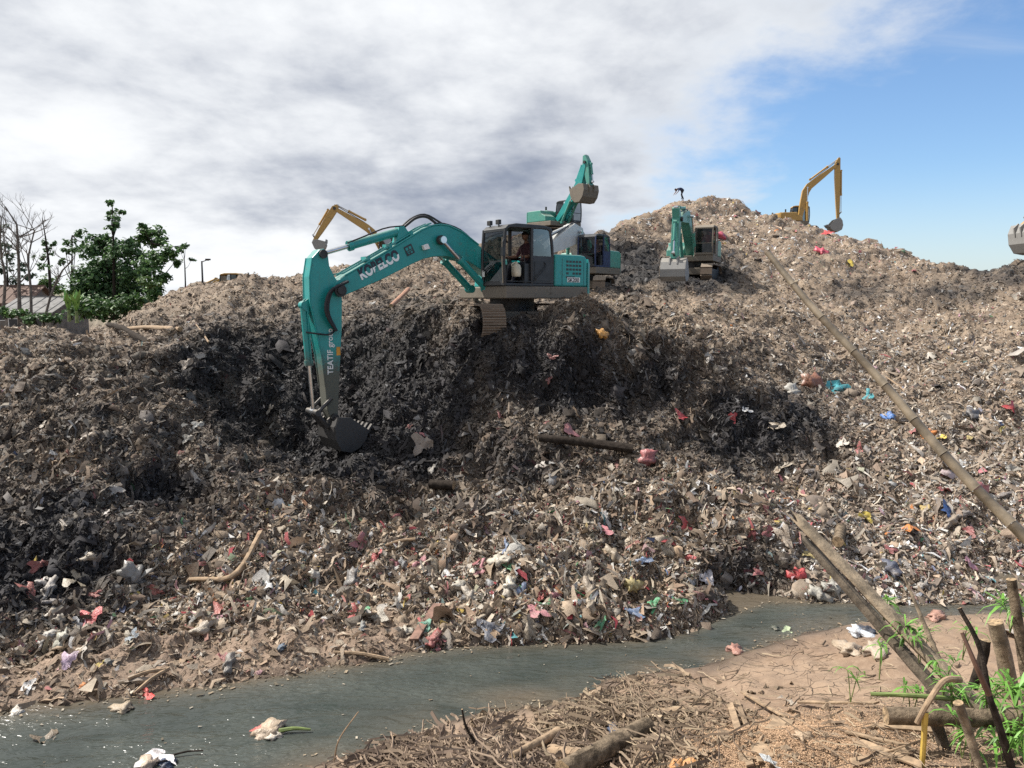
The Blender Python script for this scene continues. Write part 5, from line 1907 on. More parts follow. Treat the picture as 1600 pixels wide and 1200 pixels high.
# ------------------------------------------------------------------ litter that can be told apart
def crumple_mesh(kind, seed):
    r = np.random.default_rng(seed)
    if kind == 'bag':
        bmx = bmesh.new()
        bmesh.ops.create_icosphere(bmx, subdivisions=3, radius=0.5)
        k = r.uniform(2.0, 4.0, 3)
        ph = r.uniform(0, 6, 3)
        for vv in bmx.verts:
            c = vv.co
            f = 1 + 0.30 * math.sin(c.x * k[0] * 4 + ph[0] + c.y * 5) + 0.24 * abs(math.sin(c.y * k[1] * 5 + ph[1] + c.z * 6)) - 0.30 * abs(math.sin(c.z * k[2] * 6 + ph[2] + c.x * 9)) + r.normal(0, 0.10)
            vv.co = Vector((c.x * f * 1.1, c.y * f * 0.8, c.z * f * 0.38))
        me = bpy.data.meshes.new("crumpled_bag")
        bmx.to_mesh(me)
        bmx.free()
    else:
        n = 6
        g = np.linspace(-0.5, 0.5, n)
        x, y = np.meshgrid(g, g)
        asp = r.uniform(0.5, 0.95)
        rad = 1 + 0.35 * np.sin(np.arctan2(y, x) * 3 + r.uniform(0, 6)) * (np.hypot(x, y) > 0.4)
        x, y = x * rad + r.normal(0, 0.035, x.shape), y * asp * rad + r.normal(0, 0.035, x.shape)
        kx, ky = r.uniform(-6, 6, 2)
        z = 0.10 * np.sin(kx * x + ky * y + r.uniform(0, 6)) + 0.07 * np.sin(11 * x - 8 * y) + r.normal(0, 0.05, x.shape)
        me = grid_mesh("crumpled_sheet", np.stack([x, y, z], -1))
    me.polygons.foreach_set("use_smooth", np.ones(len(me.polygons), bool))
    me.materials.append(None)
    return me


BAGS = [crumple_mesh('bag', s) for s in range(8)]
SHEETS = [crumple_mesh('sheet', 50 + s) for s in range(12)]
PLAST = {}


def plastic(c):
    k = tuple(round(x, 3) for x in c)
    if k not in PLAST:
        m_, bs_ = newmat("plastic_film")
        v_ = objvec()
        n_a = NOISE(v_, 3.0, 7, 0.65)
        nt.links.new(MIXC(ML('MULTIPLY', SM(n_a, 0.45, 0.78), 0.75), tuple(c), (0.17, 0.13, 0.095)), bs_.inputs['Base Color'])
        bs_.inputs['Roughness'].default_value = 0.42
        bump(bs_, NOISE(v_, 9, 5, 0.6), 0.5, 0.04)
        PLAST[k] = m_
    return PLAST[k]


def litter(name, label, cat, p, n, size, c, kind, group=None, squash=1.0, lift=0.10, seed=None, steep=0.35):
    rr = random.Random(seed if seed is not None else hash((round(p.x, 2), round(p.y, 2))) & 0xffff)
    me = rr.choice(BAGS if kind == 'bag' else SHEETS)
    o_ = bpy.data.objects.new(name, me)
    COL.objects.link(o_)
    o_.material_slots[0].link = 'OBJECT'
    o_.material_slots[0].material = plastic(c)
    n = (Vector(n) + Vector((rr.uniform(-1, 1), rr.uniform(-1, 0.4), rr.uniform(-1, 1))) * steep).normalized()
    q = n.to_track_quat('Z', 'Y') @ Matrix.Rotation(rr.uniform(0, 6.28), 4, 'Z').to_quaternion()
    o_.rotation_mode = 'QUATERNION'
    o_.rotation_quaternion = q
    o_.location = p + n * size * lift + Vector((0, -0.05, 0))
    o_.scale = (size, size * squash, size)
    tag(o_, label, cat, group)
    return o_


RED, PINK, BLUE, TEALC, GRN, YEL, ORG, WHT, GRY, BEI, NAVY, LILAC = ((0.50, 0.035, 0.05), (0.60, 0.22, 0.26), (0.04, 0.19, 0.55), (0.03, 0.36, 0.42), (0.05, 0.36, 0.16),
    (0.62, 0.47, 0.06), (0.62, 0.20, 0.03), (0.72, 0.71, 0.70), (0.16, 0.165, 0.17), (0.42, 0.35, 0.25), (0.05, 0.07, 0.12), (0.48, 0.34, 0.46))
NAMED = [
    (1300, 602, 34, TEALC, 'sheet', "tarp_scrap", "teal tarp scrap draped on the right slope", "tarp"),
    (1354, 614, 16, TEALC, 'sheet', "plastic_scrap", "small teal scrap just below the teal tarp", "scrap"),
    (1389, 649, 20, BLUE, 'bag', "plastic_bag", "blue plastic bag on the right slope under the bamboo pole", "bag"),
    (1446, 679, 26, ORG, 'bag', "plastic_bag", "orange brown plastic bag touching the bamboo pole's left side", "bag"),
    (1465, 680, 14, YEL, 'sheet', "plastic_scrap", "yellow scrap beside the orange brown bag", "scrap"),
    (1478, 797, 30, BLUE, 'sheet', "plastic_bag", "bright blue flattened plastic bag low on the right slope", "bag"),
    (1421, 823, 22, ORG, 'sheet', "plastic_scrap", "orange wrapper left of the bright blue bag", "wrapper"),
    (1356, 804, 18, YEL, 'sheet', "plastic_scrap", "yellow wrapper above the split wooden beams", "wrapper"),
    (1444, 793, 18, (0.45, 0.33, 0.10), 'bag', "plastic_bag", "mustard bag between orange wrapper and bright blue bag", "bag"),
    (1250, 894, 24, RED, 'bag', "plastic_bag", "red bag by the dark overhang at the stream", "bag"),
    (1075, 820, 26, RED, 'sheet', "plastic_scrap", "bright red folded wrapper on the front lobe", "wrapper"),
    (950, 826, 20, PINK, 'sheet', "card_scrap", "pink card scrap on the front lobe", "card"),
    (1016, 943, 22, GRN, 'sheet', "plastic_bag", "green plastic bag just above the stream", "bag"),
    (680, 998, 26, (0.28, 0.06, 0.06), 'bag', "plastic_bag", "dull red stuffed bag beside the leaning board", "bag"),
    (672, 971, 18, (0.10, 0.34, 0.25), 'sheet', "plastic_scrap", "pale green scrap resting on the leaning board", "scrap"),
    (990, 912, 26, (0.45, 0.37, 0.16), 'bag', "plastic_bag", "cream yellow bag on the lower front lobe", "bag"),
    (122, 972, 22, WHT, 'sheet', "plastic_scrap", "bright white scrap at the lower left of the heap", "scrap"),
    (146, 962, 30, RED, 'sheet', "cloth", "red cloth bundle right of the bright white scrap", "cloth"),
    (98, 995, 32, (0.40, 0.40, 0.34), 'bag', "plastic_bag", "pale grey bag below the bright white scrap", "bag"),
    (214, 897, 40, (0.20, 0.20, 0.195), 'bag', "plastic_bag", "large dull grey bag with red scrap above it", "bag"),
    (208, 882, 18, RED, 'sheet', "plastic_scrap", "red scrap on top of the large dull grey bag", "scrap"),
    (232, 1084, 28, (0.62, 0.03, 0.03), 'sheet', "plastic_bag", "bright red bag at the stream's left edge", "bag"),
    (128, 1065, 11, ORG, 'bag', "plastic_ball", "small orange ball on the left silt shelf", "ball"),
    (44, 1067, 20, WHT, 'sheet', "card_scrap", "white card on the left silt shelf", "card"),
    (28, 1112, 26, (0.60, 0.56, 0.50), 'bag', "plastic_bag", "pale bag at the water's far left corner", "bag"),
    (212, 990, 18, (0.22, 0.28, 0.33), 'sheet', "plastic_scrap", "blue grey scrap in the lower left waste", "scrap"),
    (113, 1027, 26, LILAC, 'sheet', "cloth", "lilac cloth scrap on the left silt shelf", "cloth"),
    (438, 1008, 16, (0.06, 0.11, 0.17), 'bag', "bottle", "dark blue crushed bottle above the silt shelf", "bottle"),
    (665, 690, 26, (0.30, 0.25, 0.21), 'sheet', "plastic_bag", "pale torn bag right of the bucket", "bag"),
    (664, 678, 20, (0.40, 0.10, 0.12), 'sheet', "plastic_scrap", "red scrap above the pale torn bag", "scrap"),
    (945, 526, 18, (0.55, 0.27, 0.05), 'bag', "plastic_bag", "orange bag below the near excavator's rear", "bag"),
    (1060, 645, 18, RED, 'sheet', "plastic_scrap", "left red scrap of two in the black hollow", "scrap"),
    (1146, 647, 14, RED, 'sheet', "plastic_scrap", "right red scrap of two in the black hollow", "scrap"),
    (1168, 638, 16, WHT, 'sheet', "plastic_scrap", "white scrap in the black hollow on the right", "scrap"),
    (1014, 714, 28, (0.36, 0.10, 0.11), 'bag', "plastic_bag", "faded red bag below the dark pole's right end", "bag"),
    (893, 672, 24, (0.42, 0.16, 0.17), 'sheet', "plastic_bag", "dusty pink bag above the dark pole", "bag"),
    (681, 885, 36, BEI, 'sheet', "cardboard", "beige padded sheet on the middle front lobe", "cardboard"),
    (546, 908, 38, (0.15, 0.155, 0.16), 'bag', "plastic_bag", "dark grey bag on the front lobe left of the board", "bag"),
    (764, 980, 34, (0.09, 0.11, 0.15), 'sheet', "cloth", "dark slate cloth hanging near the stream", "cloth"),
    (1270, 924, 32, (0.34, 0.33, 0.29), 'bag', "plastic_bag", "pale grey heap of film at the stream below the overhang", "bag"),
    (1296, 916, 28, (0.32, 0.32, 0.29), 'bag', "plastic_bag", "pale grey film behind the split beams at the stream", "bag"),
    (1392, 885, 30, NAVY, 'bag', "plastic_bag", "navy bag right of the split beams", "bag"),
    (1516, 878, 26, (0.60, 0.30, 0.38), 'sheet', "plastic_bag", "pink bag low on the far right of the heap", "bag"),
    (1295, 363, 14, RED, 'sheet', "plastic_bag", "red bag on the ridge below the long arm bucket", "bag"),
    (1282, 393, 18, (0.55, 0.04, 0.10), 'bag', "plastic_bag", "crimson bag on the hillside left of the bamboo tip", "bag"),
    (1333, 409, 12, YEL, 'sheet', "plastic_bag", "yellow bag high on the right hand hillside", "bag"),
    (1128, 367, 20, (0.55, 0.06, 0.12), 'bag', "plastic_bag", "crimson bag right of the cab below the peak", "bag"),
    (1526, 762, 30, (0.42, 0.14, 0.16), 'sheet', "plastic_bag", "faded red bag by the lower bamboo pole", "bag"),
    (1487, 738, 30, (0.55, 0.44, 0.44), 'sheet', "plastic_bag", "pale pink bag left of the lower bamboo pole", "bag"),
    (1574, 635, 20, RED, 'sheet', "plastic_scrap", "red scrap on the right slope at the picture's edge", "scrap"),
    (1520, 645, 28, (0.06, 0.07, 0.09), 'bag', "plastic_bag", "black bag on the right slope right of the bamboo", "bag"),
    (700, 895, 20, WHT, 'sheet', "plastic_scrap", "white scrap beside the beige padded sheet", "scrap"),
    (1240, 610, 26, (0.36, 0.35, 0.32), 'bag', "plastic_bag", "pale grey bag left of the teal tarp", "bag"),
    (1270, 597, 34, (0.23, 0.085, 0.05), 'bag', "cloth", "rust red lump of cloth left of the teal tarp", "cloth"),
    (1192, 968, 22, (0.44, 0.42, 0.38), 'bag', "plastic_bag", "grey film bag at the foot of the overhang", "bag"),
    (1105, 900, 26, (0.46, 0.44, 0.47), 'sheet', "plastic_bag", "lilac white bag right of the front lobe's crest", "bag"),
]
for (px, py, spx, c, kind, nm, lab, cat) in NAMED:
    p, n = on_heap(px, py)
    c = tuple(x * 0.78 + y * 0.22 for x, y in zip(c, (0.20, 0.155, 0.115)))
    litter(nm, lab, cat, p, n, spx * p.y / FPX * 1.05, c, kind)

# further loose pieces, by look and by the part of the heap they lie on
r_ = random.Random(5)
SEEN = set()
ANCHORS = [(1300, 602, "teal tarp"), (1389, 649, "blue bag under the bamboo"), (1446, 679, "orange brown bag"), (1478, 797, "bright blue bag"), (1421, 823, "orange wrapper"),
           (1356, 804, "yellow wrapper"), (1250, 894, "red bag by the overhang"), (1075, 820, "bright red wrapper"), (950, 826, "pink card"), (1016, 943, "green bag"),
           (668, 965, "leaning board"), (990, 912, "cream yellow bag"), (122, 972, "bright white scrap"), (214, 897, "large dull grey bag"), (44, 1067, "white card"),
           (212, 990, "blue grey scrap"), (438, 1008, "dark blue bottle"), (665, 690, "pale torn bag"), (915, 690, "dark pole"), (1014, 714, "faded red bag"), (681, 885, "beige padded sheet"),
           (546, 908, "dark grey bag"), (764, 980, "dark slate cloth"), (1280, 916, "pale grey film"), (1392, 885, "navy bag"), (1516, 878, "pink bag"), (1295, 363, "long arm bucket"),
           (1282, 393, "crimson bag"), (1333, 409, "yellow bag"), (1095, 380, "cab below the peak"), (1060, 300, "figure on the peak"), (1500, 720, "bamboo pole"), (540, 690, "near bucket"),
           (945, 526, "orange bag"), (1060, 645, "left red scrap"), (693, 757, "short dark log"), (370, 880, "long fibrous branch"), (245, 515, "pale log"), (850, 470, "near cab"),
           (60, 850, "far left black hollow"), (250, 755, "left black hollow"), (120, 650, "left slope's middle"), (400, 600, "black pit's left end"), (840, 1000, "stream's far edge"),
           (330, 1040, "left silt shelf"), (1170, 900, "dark overhang")]
ZONES = [
    ("front lobe above the stream", 560, 1090, 840, 985, [(RED, "red plastic scrap", 10), (PINK, "pink plastic scrap", 8), ((0.50, 0.46, 0.38), "cream plastic bag", 14),
        ((0.36, 0.30, 0.22), "tan crumpled bag", 16), ((0.22, 0.24, 0.25), "slate grey bag", 8), (GRN, "green scrap", 5), ((0.10, 0.2, 0.36), "dull blue scrap", 5)], 14, 30),
    ("lower left waste", 40, 520, 860, 1040, [((0.38, 0.08, 0.08), "dull red scrap", 9), ((0.36, 0.31, 0.24), "tan crumpled bag", 16), ((0.50, 0.48, 0.44), "whitish bag", 8),
        ((0.17, 0.17, 0.165), "charcoal bag", 8), (YEL, "yellow scrap", 4)], 14, 30),
    ("right slope below the bamboo", 1180, 1590, 640, 920, [((0.44, 0.10, 0.12), "faded red scrap", 9), ((0.40, 0.34, 0.27), "tan crumpled bag", 16), ((0.55, 0.52, 0.47), "whitish bag", 10),
        ((0.20, 0.20, 0.195), "charcoal bag", 7), ((0.52, 0.42, 0.12), "ochre scrap", 4)], 12, 26),
    ("high hillside", 1000, 1440, 310, 420, [((0.50, 0.10, 0.14), "crimson speck", 12), ((0.62, 0.60, 0.58), "white speck", 14)], 5, 9),
    ("dark pit slope", 620, 1150, 520, 760, [((0.32, 0.08, 0.09), "dull red scrap", 7), ((0.36, 0.34, 0.31), "pale scrap", 12)], 8, 16),
    ("left slope", 20, 460, 540, 830, [((0.32, 0.27, 0.21), "tan scrap", 14), ((0.42, 0.40, 0.37), "pale scrap", 8)], 9, 20),
]
for zone, x0, x1, y0, y1, kinds, s0, s1 in ZONES:
    for c, look, cnt in kinds:
        for k in range(cnt):
            for _ in range(20):
                px, py = r_.uniform(x0, x1), r_.uniform(y0, y1)
                p, n = on_heap(px, py)
                if p.z > 0.12 and abs(project(p)[1] - py) < 8:
                    break
            f_ = r_.choice((0.75, 0.9, 1.05))
            cc = tuple(round(0.68 * v_ * f_ + 0.32 * w_, 2) for v_, w_ in zip(c, (0.20, 0.155, 0.115)))
            kind = 'bag' if ('bag' in look and r_.random() < 0.6) else 'sheet'
            an = min(ANCHORS, key=lambda q: (q[0] - px) ** 2 + (q[1] - py) ** 2)
            dx, dy = px - an[0], py - an[1]
            dd_ = math.hypot(dx, dy)
            how = "touching" if dd_ < 14 else ("close" if dd_ < 45 else ("a little way" if dd_ < 100 else "well"))
            side = ("right of" if dx > 0 else "left of") if abs(dx) > 1.6 * abs(dy) else (("below" if dy > 0 else "above") if abs(dy) > 1.6 * abs(dx) else
                    ("below and right of" if dx > 0 and dy > 0 else "below and left of" if dy > 0 else "above and right of" if dx > 0 else "above and left of"))
            if dd_ < 14:
                side = ""
            lab = " ".join(f"{look} {how} {side} the {an[2]}".split())
            if lab in SEEN:
                szw = ["larger", "smaller", "flatter", "darker", "paler"]
                for w_ in szw:
                    if w_ + " " + lab not in SEEN:
                        lab = w_ + " " + lab
                        break
            w_ = lab.split()[0]
            spx_ = r_.uniform(s0, s1)
            sq_ = r_.uniform(0.5, 1.0)
            if w_ == "larger":
                spx_ = s1 * 1.25
            elif w_ == "smaller":
                spx_ = s0 * 0.85
            elif w_ == "flatter":
                kind, sq_ = 'sheet', 0.45
            elif w_ == "darker":
                cc = tuple(round(v_ * 0.5, 2) for v_ in c)
            elif w_ == "paler":
                cc = tuple(round(v_ * 0.6 + 0.28, 2) for v_ in c)
            SEEN.add(lab)
            litter("plastic_bag" if 'bag' in look else "plastic_scrap", lab, "bag" if 'bag' in look else "scrap", p, n,
                   spx_ * p.y / FPX * 0.95, cc, kind, f"{look}s on the {zone}", sq_, 0.08)

# floating in the stream and lying on the near bank
UPV = Vector((0, 0, 1))
for (px, py, spx, c, kind, nm, lab, cat) in [
    (420, 1141, 40, (0.42, 0.33, 0.24), 'bag', "plastic_bag", "tan bag floating in the middle of the stream", "bag"),
    (404, 1140, 18, (0.45, 0.10, 0.08), 'sheet', "plastic_scrap", "red scrap on the floating tan bag", "scrap"),
    (432, 1146, 22, (0.50, 0.44, 0.36), 'bag', "plastic_bag", "small pale bag against the floating tan bag", "bag"),
    (246, 1184, 38, (0.66, 0.62, 0.62), 'sheet', "plastic_bag", "white bag floating near the bottom edge", "bag"),
    (232, 1194, 34, (0.42, 0.33, 0.25), 'bag', "plastic_bag", "brown lump under the floating white bag", "bag"),
    (264, 1190, 26, NAVY, 'bag', "plastic_bag", "dark lump right of the floating white bag", "bag"),
    (197, 1104, 30, (0.34, 0.27, 0.19), 'bag', "plastic_bag", "brown bag stuck at the stick by the red bag", "bag"),
    (1146, 1013, 26, (0.34, 0.17, 0.13), 'bag', "plastic_bag", "pinkish brown lump standing in the stream", "bag"),
    (1226, 985, 20, (0.36, 0.42, 0.26), 'sheet', "leaf", "pale green leaf floating in the stream", "leaf"),
    (1210, 980, 14, (0.08, 0.09, 0.07), 'bag', "plastic_scrap", "dark scrap left of the floating leaf", "scrap"),
    (75, 1150, 26, (0.17, 0.13, 0.09), 'sheet', "plastic_scrap", "brown film just under the left water", "scrap"),
]:
    p = atz(px, py, 0.0)
    litter(nm, lab, cat, p, UPV, spx * p.y / FPX * 1.2, c, kind, steep=0.15, lift=0.03)
p0 = atz(436, 1142, 0.03)
wood("stick", "pale green stalk floating beside the tan bag", [p0, p0 + Vector((0.18, 0.02, 0.02)), p0 + Vector((0.36, 0.03, 0.0))], (0.028, 0.012), M['bamboo_green'], "stalk", 6)
p0 = atz(262, 1182, 0.02)
wood("stick", "thin dark stick floating beside the white bag", [p0, p0 + Vector((0.18, 0.06, 0.02)), p0 + Vector((0.36, 0.08, 0.02))], (0.012, 0.008), M['bark_dark'], "stick", 6)


def bp(px, py, dz=0.0):
    """point on the near bank seen at a pixel"""
    z = 0.5
    for _ in range(12):
        p = atz(px, py, z)
        z = float(bank_z(np.array([p.x]), np.array([p.y]))[0])
    return Vector((p.x, p.y, z + dz))


for (px, py, spx, c, kind, nm, lab, cat) in [
    (1338, 990, 34, (0.55, 0.57, 0.60), 'bag', "cloth", "white cloth on the mud near the stream's bend", "cloth"),
    (1352, 985, 22, (0.04, 0.045, 0.06), 'bag', "plastic_bag", "black scrap beside the white cloth on the mud", "bag"),
    (1325, 1018, 42, (0.38, 0.30, 0.22), 'bag', "cloth", "tan rag on the mud below the white cloth", "cloth"),
    (1365, 1016, 38, (0.38, 0.30, 0.23), 'bag', "cloth", "long tan rag on the mud right of the other rag", "cloth"),
    (1460, 964, 26, (0.36, 0.20, 0.15), 'bag', "plastic_bag", "reddish rag at the narrow end of the stream", "bag"),
    (1462, 943, 16, (0.45, 0.08, 0.08), 'bag', "plastic_bag", "red lump at the far side of the narrow stream", "bag"),
    (1570, 990, 34, (0.48, 0.42, 0.36), 'sheet', "cloth", "pale rag between the two cut posts", "cloth"),
    (1210, 1194, 40, (0.62, 0.63, 0.62), 'sheet', "plastic_bag", "white bag on the sawdust at the bottom edge", "bag"),
    (1216, 1136, 22, (0.60, 0.58, 0.55), 'sheet', "plastic_scrap", "white scrap beside the sawdust pile", "scrap"),
    (1062, 1196, 34, (0.50, 0.24, 0.08), 'sheet', "cardboard", "orange brown card at the bottom edge left of the sawdust", "cardboard"),
    (1250, 1150, 26, (0.40, 0.29, 0.19), 'bag', "stone", "rounded tan stone in the sawdust", "stone"),
    (960, 1142, 22, NAVY, 'bag', "plastic_scrap", "dark scrap in the dry reeds by the log", "scrap"),
    (860, 1172, 34, (0.36, 0.28, 0.20), 'sheet', "plastic_scrap", "brown rag in the reeds at the waterline", "cloth"),
    (770, 1163, 36, (0.30, 0.235, 0.165), 'bag', "plastic_bag", "muddy bag at the near waterline", "bag"),
    (1236, 1098, 30, (0.45, 0.38, 0.30), 'sheet', "cloth", "pale rag at the top of the sawdust pile", "cloth"),
]:
    p = bp(px, py)
    litter(nm, lab, cat, p, UPV, spx * p.y / FPX * 1.15, c, kind, steep=0.25, lift=0.12)

# scum and crumbs drifting along both edges of the stream
r = np.random.default_rng(88)
n = 1300
x = r.uniform(-6.5, 8, n)
f = np.where(r.uniform(0, 1, n) < 0.5, np.abs(r.normal(0, 0.07, n)), 1 - np.abs(r.normal(0, 0.05, n)))
f = np.where(r.uniform(0, 1, n) < 0.06, r.uniform(0, 1, n), f)
yn = nearY(x)
yt = np.full(n, 12.0)
for _ in range(12):
    yt = toeY(x / yt)
y = yn + (yt - yn) * f
keep = (yt > yn)
x, y = x[keep], y[keep]
n = len(x)
a = r.uniform(0, 6.28, n)
t = np.stack([np.cos(a), np.sin(a), np.zeros(n)], 1)
b_ = np.stack([-np.sin(a), np.cos(a), np.zeros(n)], 1)
V = np.array([(-0.5, -0.25, 0), (0.5, -0.2, 0.06), (0.4, 0.25, 0), (-0.4, 0.2, 0.08)])[None]
X = np.stack([x, y, np.full(n, 0.012)], 1)[:, None] + (0.022 * np.exp(r.normal(0, 0.6, (n, 1, 1)))) * (V[..., 0:1] * t[:, None] + V[..., 1:2] * b_[:, None] + V[..., 2:3] * np.array([0, 0, 1]))
c = np.array([(0.28, 0.22, 0.15), (0.20, 0.15, 0.10), (0.32, 0.28, 0.22), (0.10, 0.085, 0.06)])[r.integers(0, 4, n)] * r.uniform(0.7, 1.2, (n, 1))
o = bake("floating_crumbs", [(X, np.array([(0, 1, 2, 3)]), c)], M['straw'])
tag(o, "small drifting crumbs along the stream's edges", "scum", None, "stuff")

# ------------------------------------------------------------------ foreground wood
bp0 = at(1610, 832, 7.0)
bp1 = at(1197, 394, 9.0)
d_ = (bp1 - bp0)
base = bp0 - d_ * 0.72
root = empty("bamboo_pole", base)
tag(root, "long leaning bamboo pole crossing the right of the picture", "pole")
L_ = (bp1 - base).length
dr = (bp1 - base).normalized()
nseg = 17
cut = [0.0]
for k in range(nseg):
    cut.append(cut[-1] + 0.24 + 0.012 * k)
cut = [c / cut[-1] * L_ for c in cut]
sag = lambda s: Vector((0.02 * math.sin(3 * s), 0.0, -0.11 * math.sin(math.pi * s / L_)))
for k in range(nseg):
    s0_, s1_ = cut[k], cut[k + 1]
    rad = lambda s: 0.070 - 0.037 * s / L_
    ss = [s0_ + 0.004, s0_ + 0.02, (s0_ + s1_) / 2, s1_ - 0.02, s1_ - 0.004]
    rr_ = [rad(s0_) * 1.09, rad(s0_), rad((s0_ + s1_) / 2) * 0.97, rad(s1_), rad(s1_) * 1.10]
    MB().tube([dr * s + sag(s) for s in ss], rr_, 12).build("bamboo_segment", M['bamboo'], root, smooth=True)
kn = dr * (L_ * 0.925)
MB().tube([kn + Vector((0.03, 0, 0.0)), kn + Vector((-0.05, -0.01, -0.03))], [0.03, 0.02], 7).build("knot", M['bamboo'], root)


def beam(label, pa, pb, ra, rb, mat, seed, split=True):
    rnd = random.Random(seed)
    root_ = Vector(pa)
    d = Vector(pb) - Vector(pa)
    Ln = d.length
    d.normalize()
    s = d.cross(Vector((0, 0, 1))).normalized()
    u_ = s.cross(d)
    mb = MB()
    n, m_ = 14, 16
    vs, fs = [], []
    prof = [1 + rnd.uniform(-0.16, 0.16) for _ in range(n)]
    if split:
        for k in range(n):
            if 2 <= k <= 5:
                prof[k] *= 0.72
    for i in range(m_):
        t_ = i / (m_ - 1)
        r0 = ra + (rb - ra) * t_
        for k in range(n):
            a_ = 2 * math.pi * k / n + 0.15 * t_
            rr_ = r0 * prof[k] * (1 + rnd.uniform(-0.05, 0.05))
            e = rnd.uniform(-0.12, 0.10) if i == m_ - 1 else 0
            vs.append(d * (Ln * t_ + e) + s * math.cos(a_) * rr_ * 1.15 + u_ * math.sin(a_) * rr_ * 0.85)
    for i in range(m_ - 1):
        for k in range(n):
            fs.append((i * n + k, i * n + (k + 1) % n, (i + 1) * n + (k + 1) % n, (i + 1) * n + k))
    fs += [tuple(range(n - 1, -1, -1)), tuple(range((m_ - 1) * n, m_ * n))]
    mb.add(vs, fs)
    o_ = mb.build("wooden_beam", mat, None, smooth=True)
    o_.location = root_
    tag(o_, label, "beam", "weathered beams leaning over the bank")
    return o_


M['beam'] = mat_plain("weathered_beam", (0.22, 0.17, 0.115), 0.9, 0, 0.5, 7, 0.02)
M['beam_dark'] = mat_plain("dark_beam", (0.105, 0.083, 0.06), 0.9, 0, 0.5, 7, 0.02)
beam("upper pale split beam leaning out over the stream", at(1535, 1112, 6.9), at(1240, 805, 8.6), 0.078, 0.058, M['beam'], 1)
beam("lower dark split beam leaning under the pale one", at(1500, 1120, 7.0), at(1262, 848, 8.5), 0.068, 0.048, M['beam_dark'], 2)
beam("thin grey stick leaning behind the split beams", at(1480, 1060, 7.6), at(1415, 905, 8.2), 0.03, 0.012, M['beam'], 4, False)

bx0 = at(1384, 1118, 6.5)
bx1 = at(1640, 1124, 6.4)
wood("fence_rail", "level grey log rail with a pale cut end at lower right", [bx0, bx0.lerp(bx1, 0.5), bx1], (0.075, 0.08), M['bark'], "rail", 14, 0.04)


def post(label, pts_px, Y, r0, r1, mat, name="fence_post", cat="post", n=10):
    return wood(name, label, [at(a, b, Y + dy) for a, b, dy in pts_px], (r0, r1), mat, cat, n, 0.05)


post("leaning round post with a slanted pale cut top at right edge", [(1612, 1110, 0), (1596, 1010, 0.05), (1580, 905, 0.1)], 7.2, 0.055, 0.045, M['bark'])
post("thick squat post sawn off left of the leaning round post", [(1583, 1100, 0), (1570, 1030, 0), (1555, 972, 0)], 7.7, 0.082, 0.072, M['beam'])
post("short dark peg behind the dark forked branch", [(1520, 1075, 0), (1535, 1030, 0), (1540, 1000, 0)], 7.5, 0.05, 0.05, M['bark_dark'])
post("slanting brace under the rail nearest the yellow stalk", [(1495, 1240, 0.1), (1470, 1150, 0), (1455, 1120, -0.02)], 6.55, 0.05, 0.05, M['beam_dark'])
post("slanting brace under the rail right of the yellow stalk", [(1545, 1250, -0.2), (1515, 1150, -0.1), (1497, 1098, -0.1)], 6.2, 0.032, 0.04, M['beam'])
post("upright brace at the rail's right end", [(1585, 1230, 0.1), (1584, 1180, 0), (1583, 1135, 0)], 6.6, 0.06, 0.06, M['bark_dark'])
post("yellow dry bamboo stalk hanging below the rail", [(1438, 1230, 0), (1442, 1175, 0), (1446, 1112, 0.0)], 6.2, 0.022, 0.024, mat_plain("yellow_stalk", (0.48, 0.33, 0.07), 0.6), "bamboo_stalk", "stalk", 8)
post("bent dry stalk arching over the rail", [(1432, 1130, -0.1), (1450, 1098, -0.1), (1475, 1064, 0), (1500, 1062, 0.1)], 6.3, 0.02, 0.028, M['wood'], "dry_stalk", "stalk", 8)
post("green stalk lying level above the rail", [(1360, 1084, 0.1), (1430, 1087, 0), (1512, 1094, 0)], 6.7, 0.018, 0.026, M['bamboo_green'], "bamboo_stalk", "stalk", 8)
post("long dark branch rising past the rail at far right", [(1592, 1240, 0), (1560, 1130, 0), (1545, 1085, 0), (1530, 1010, 0.1), (1499, 950, 0.2)], 6.0, 0.035, 0.017, M['bark_dark'], "branch", "branch", 8)
post("dark reddish branch crossing the long dark branch", [(1545, 1085, 0), (1525, 1040, 0), (1503, 988, 0.1)], 5.95, 0.026, 0.015, mat_plain("reddish_bark", (0.11, 0.06, 0.04), 0.8), "branch", "branch", 8)
post("thin dark twig sticking up from the near waterline", [(768, 1215, 0), (745, 1165, 0), (728, 1135, 0), (722, 1108, 0)], 7.7, 0.022, 0.010, M['bark_dark'], "branch", "branch", 7)
post("pale thin twig standing in the stream's near edge", [(522, 1190, 0), (530, 1155, 0), (560, 1112, 0)], 8.0, 0.012, 0.006, M['wood'], "branch", "branch", 6)
post("mud caked stub standing at the near waterline", [(612, 1195, 0), (613, 1165, 0), (614, 1148, 0)], 8.3, 0.06, 0.03, M['bark_dark'], "stump", "stump", 8)
post("thin pale twig across the lower right braces", [(1330, 1195, 0), (1400, 1170, 0), (1455, 1152, 0)], 6.4, 0.010, 0.007, M['wood'], "branch", "branch", 6)

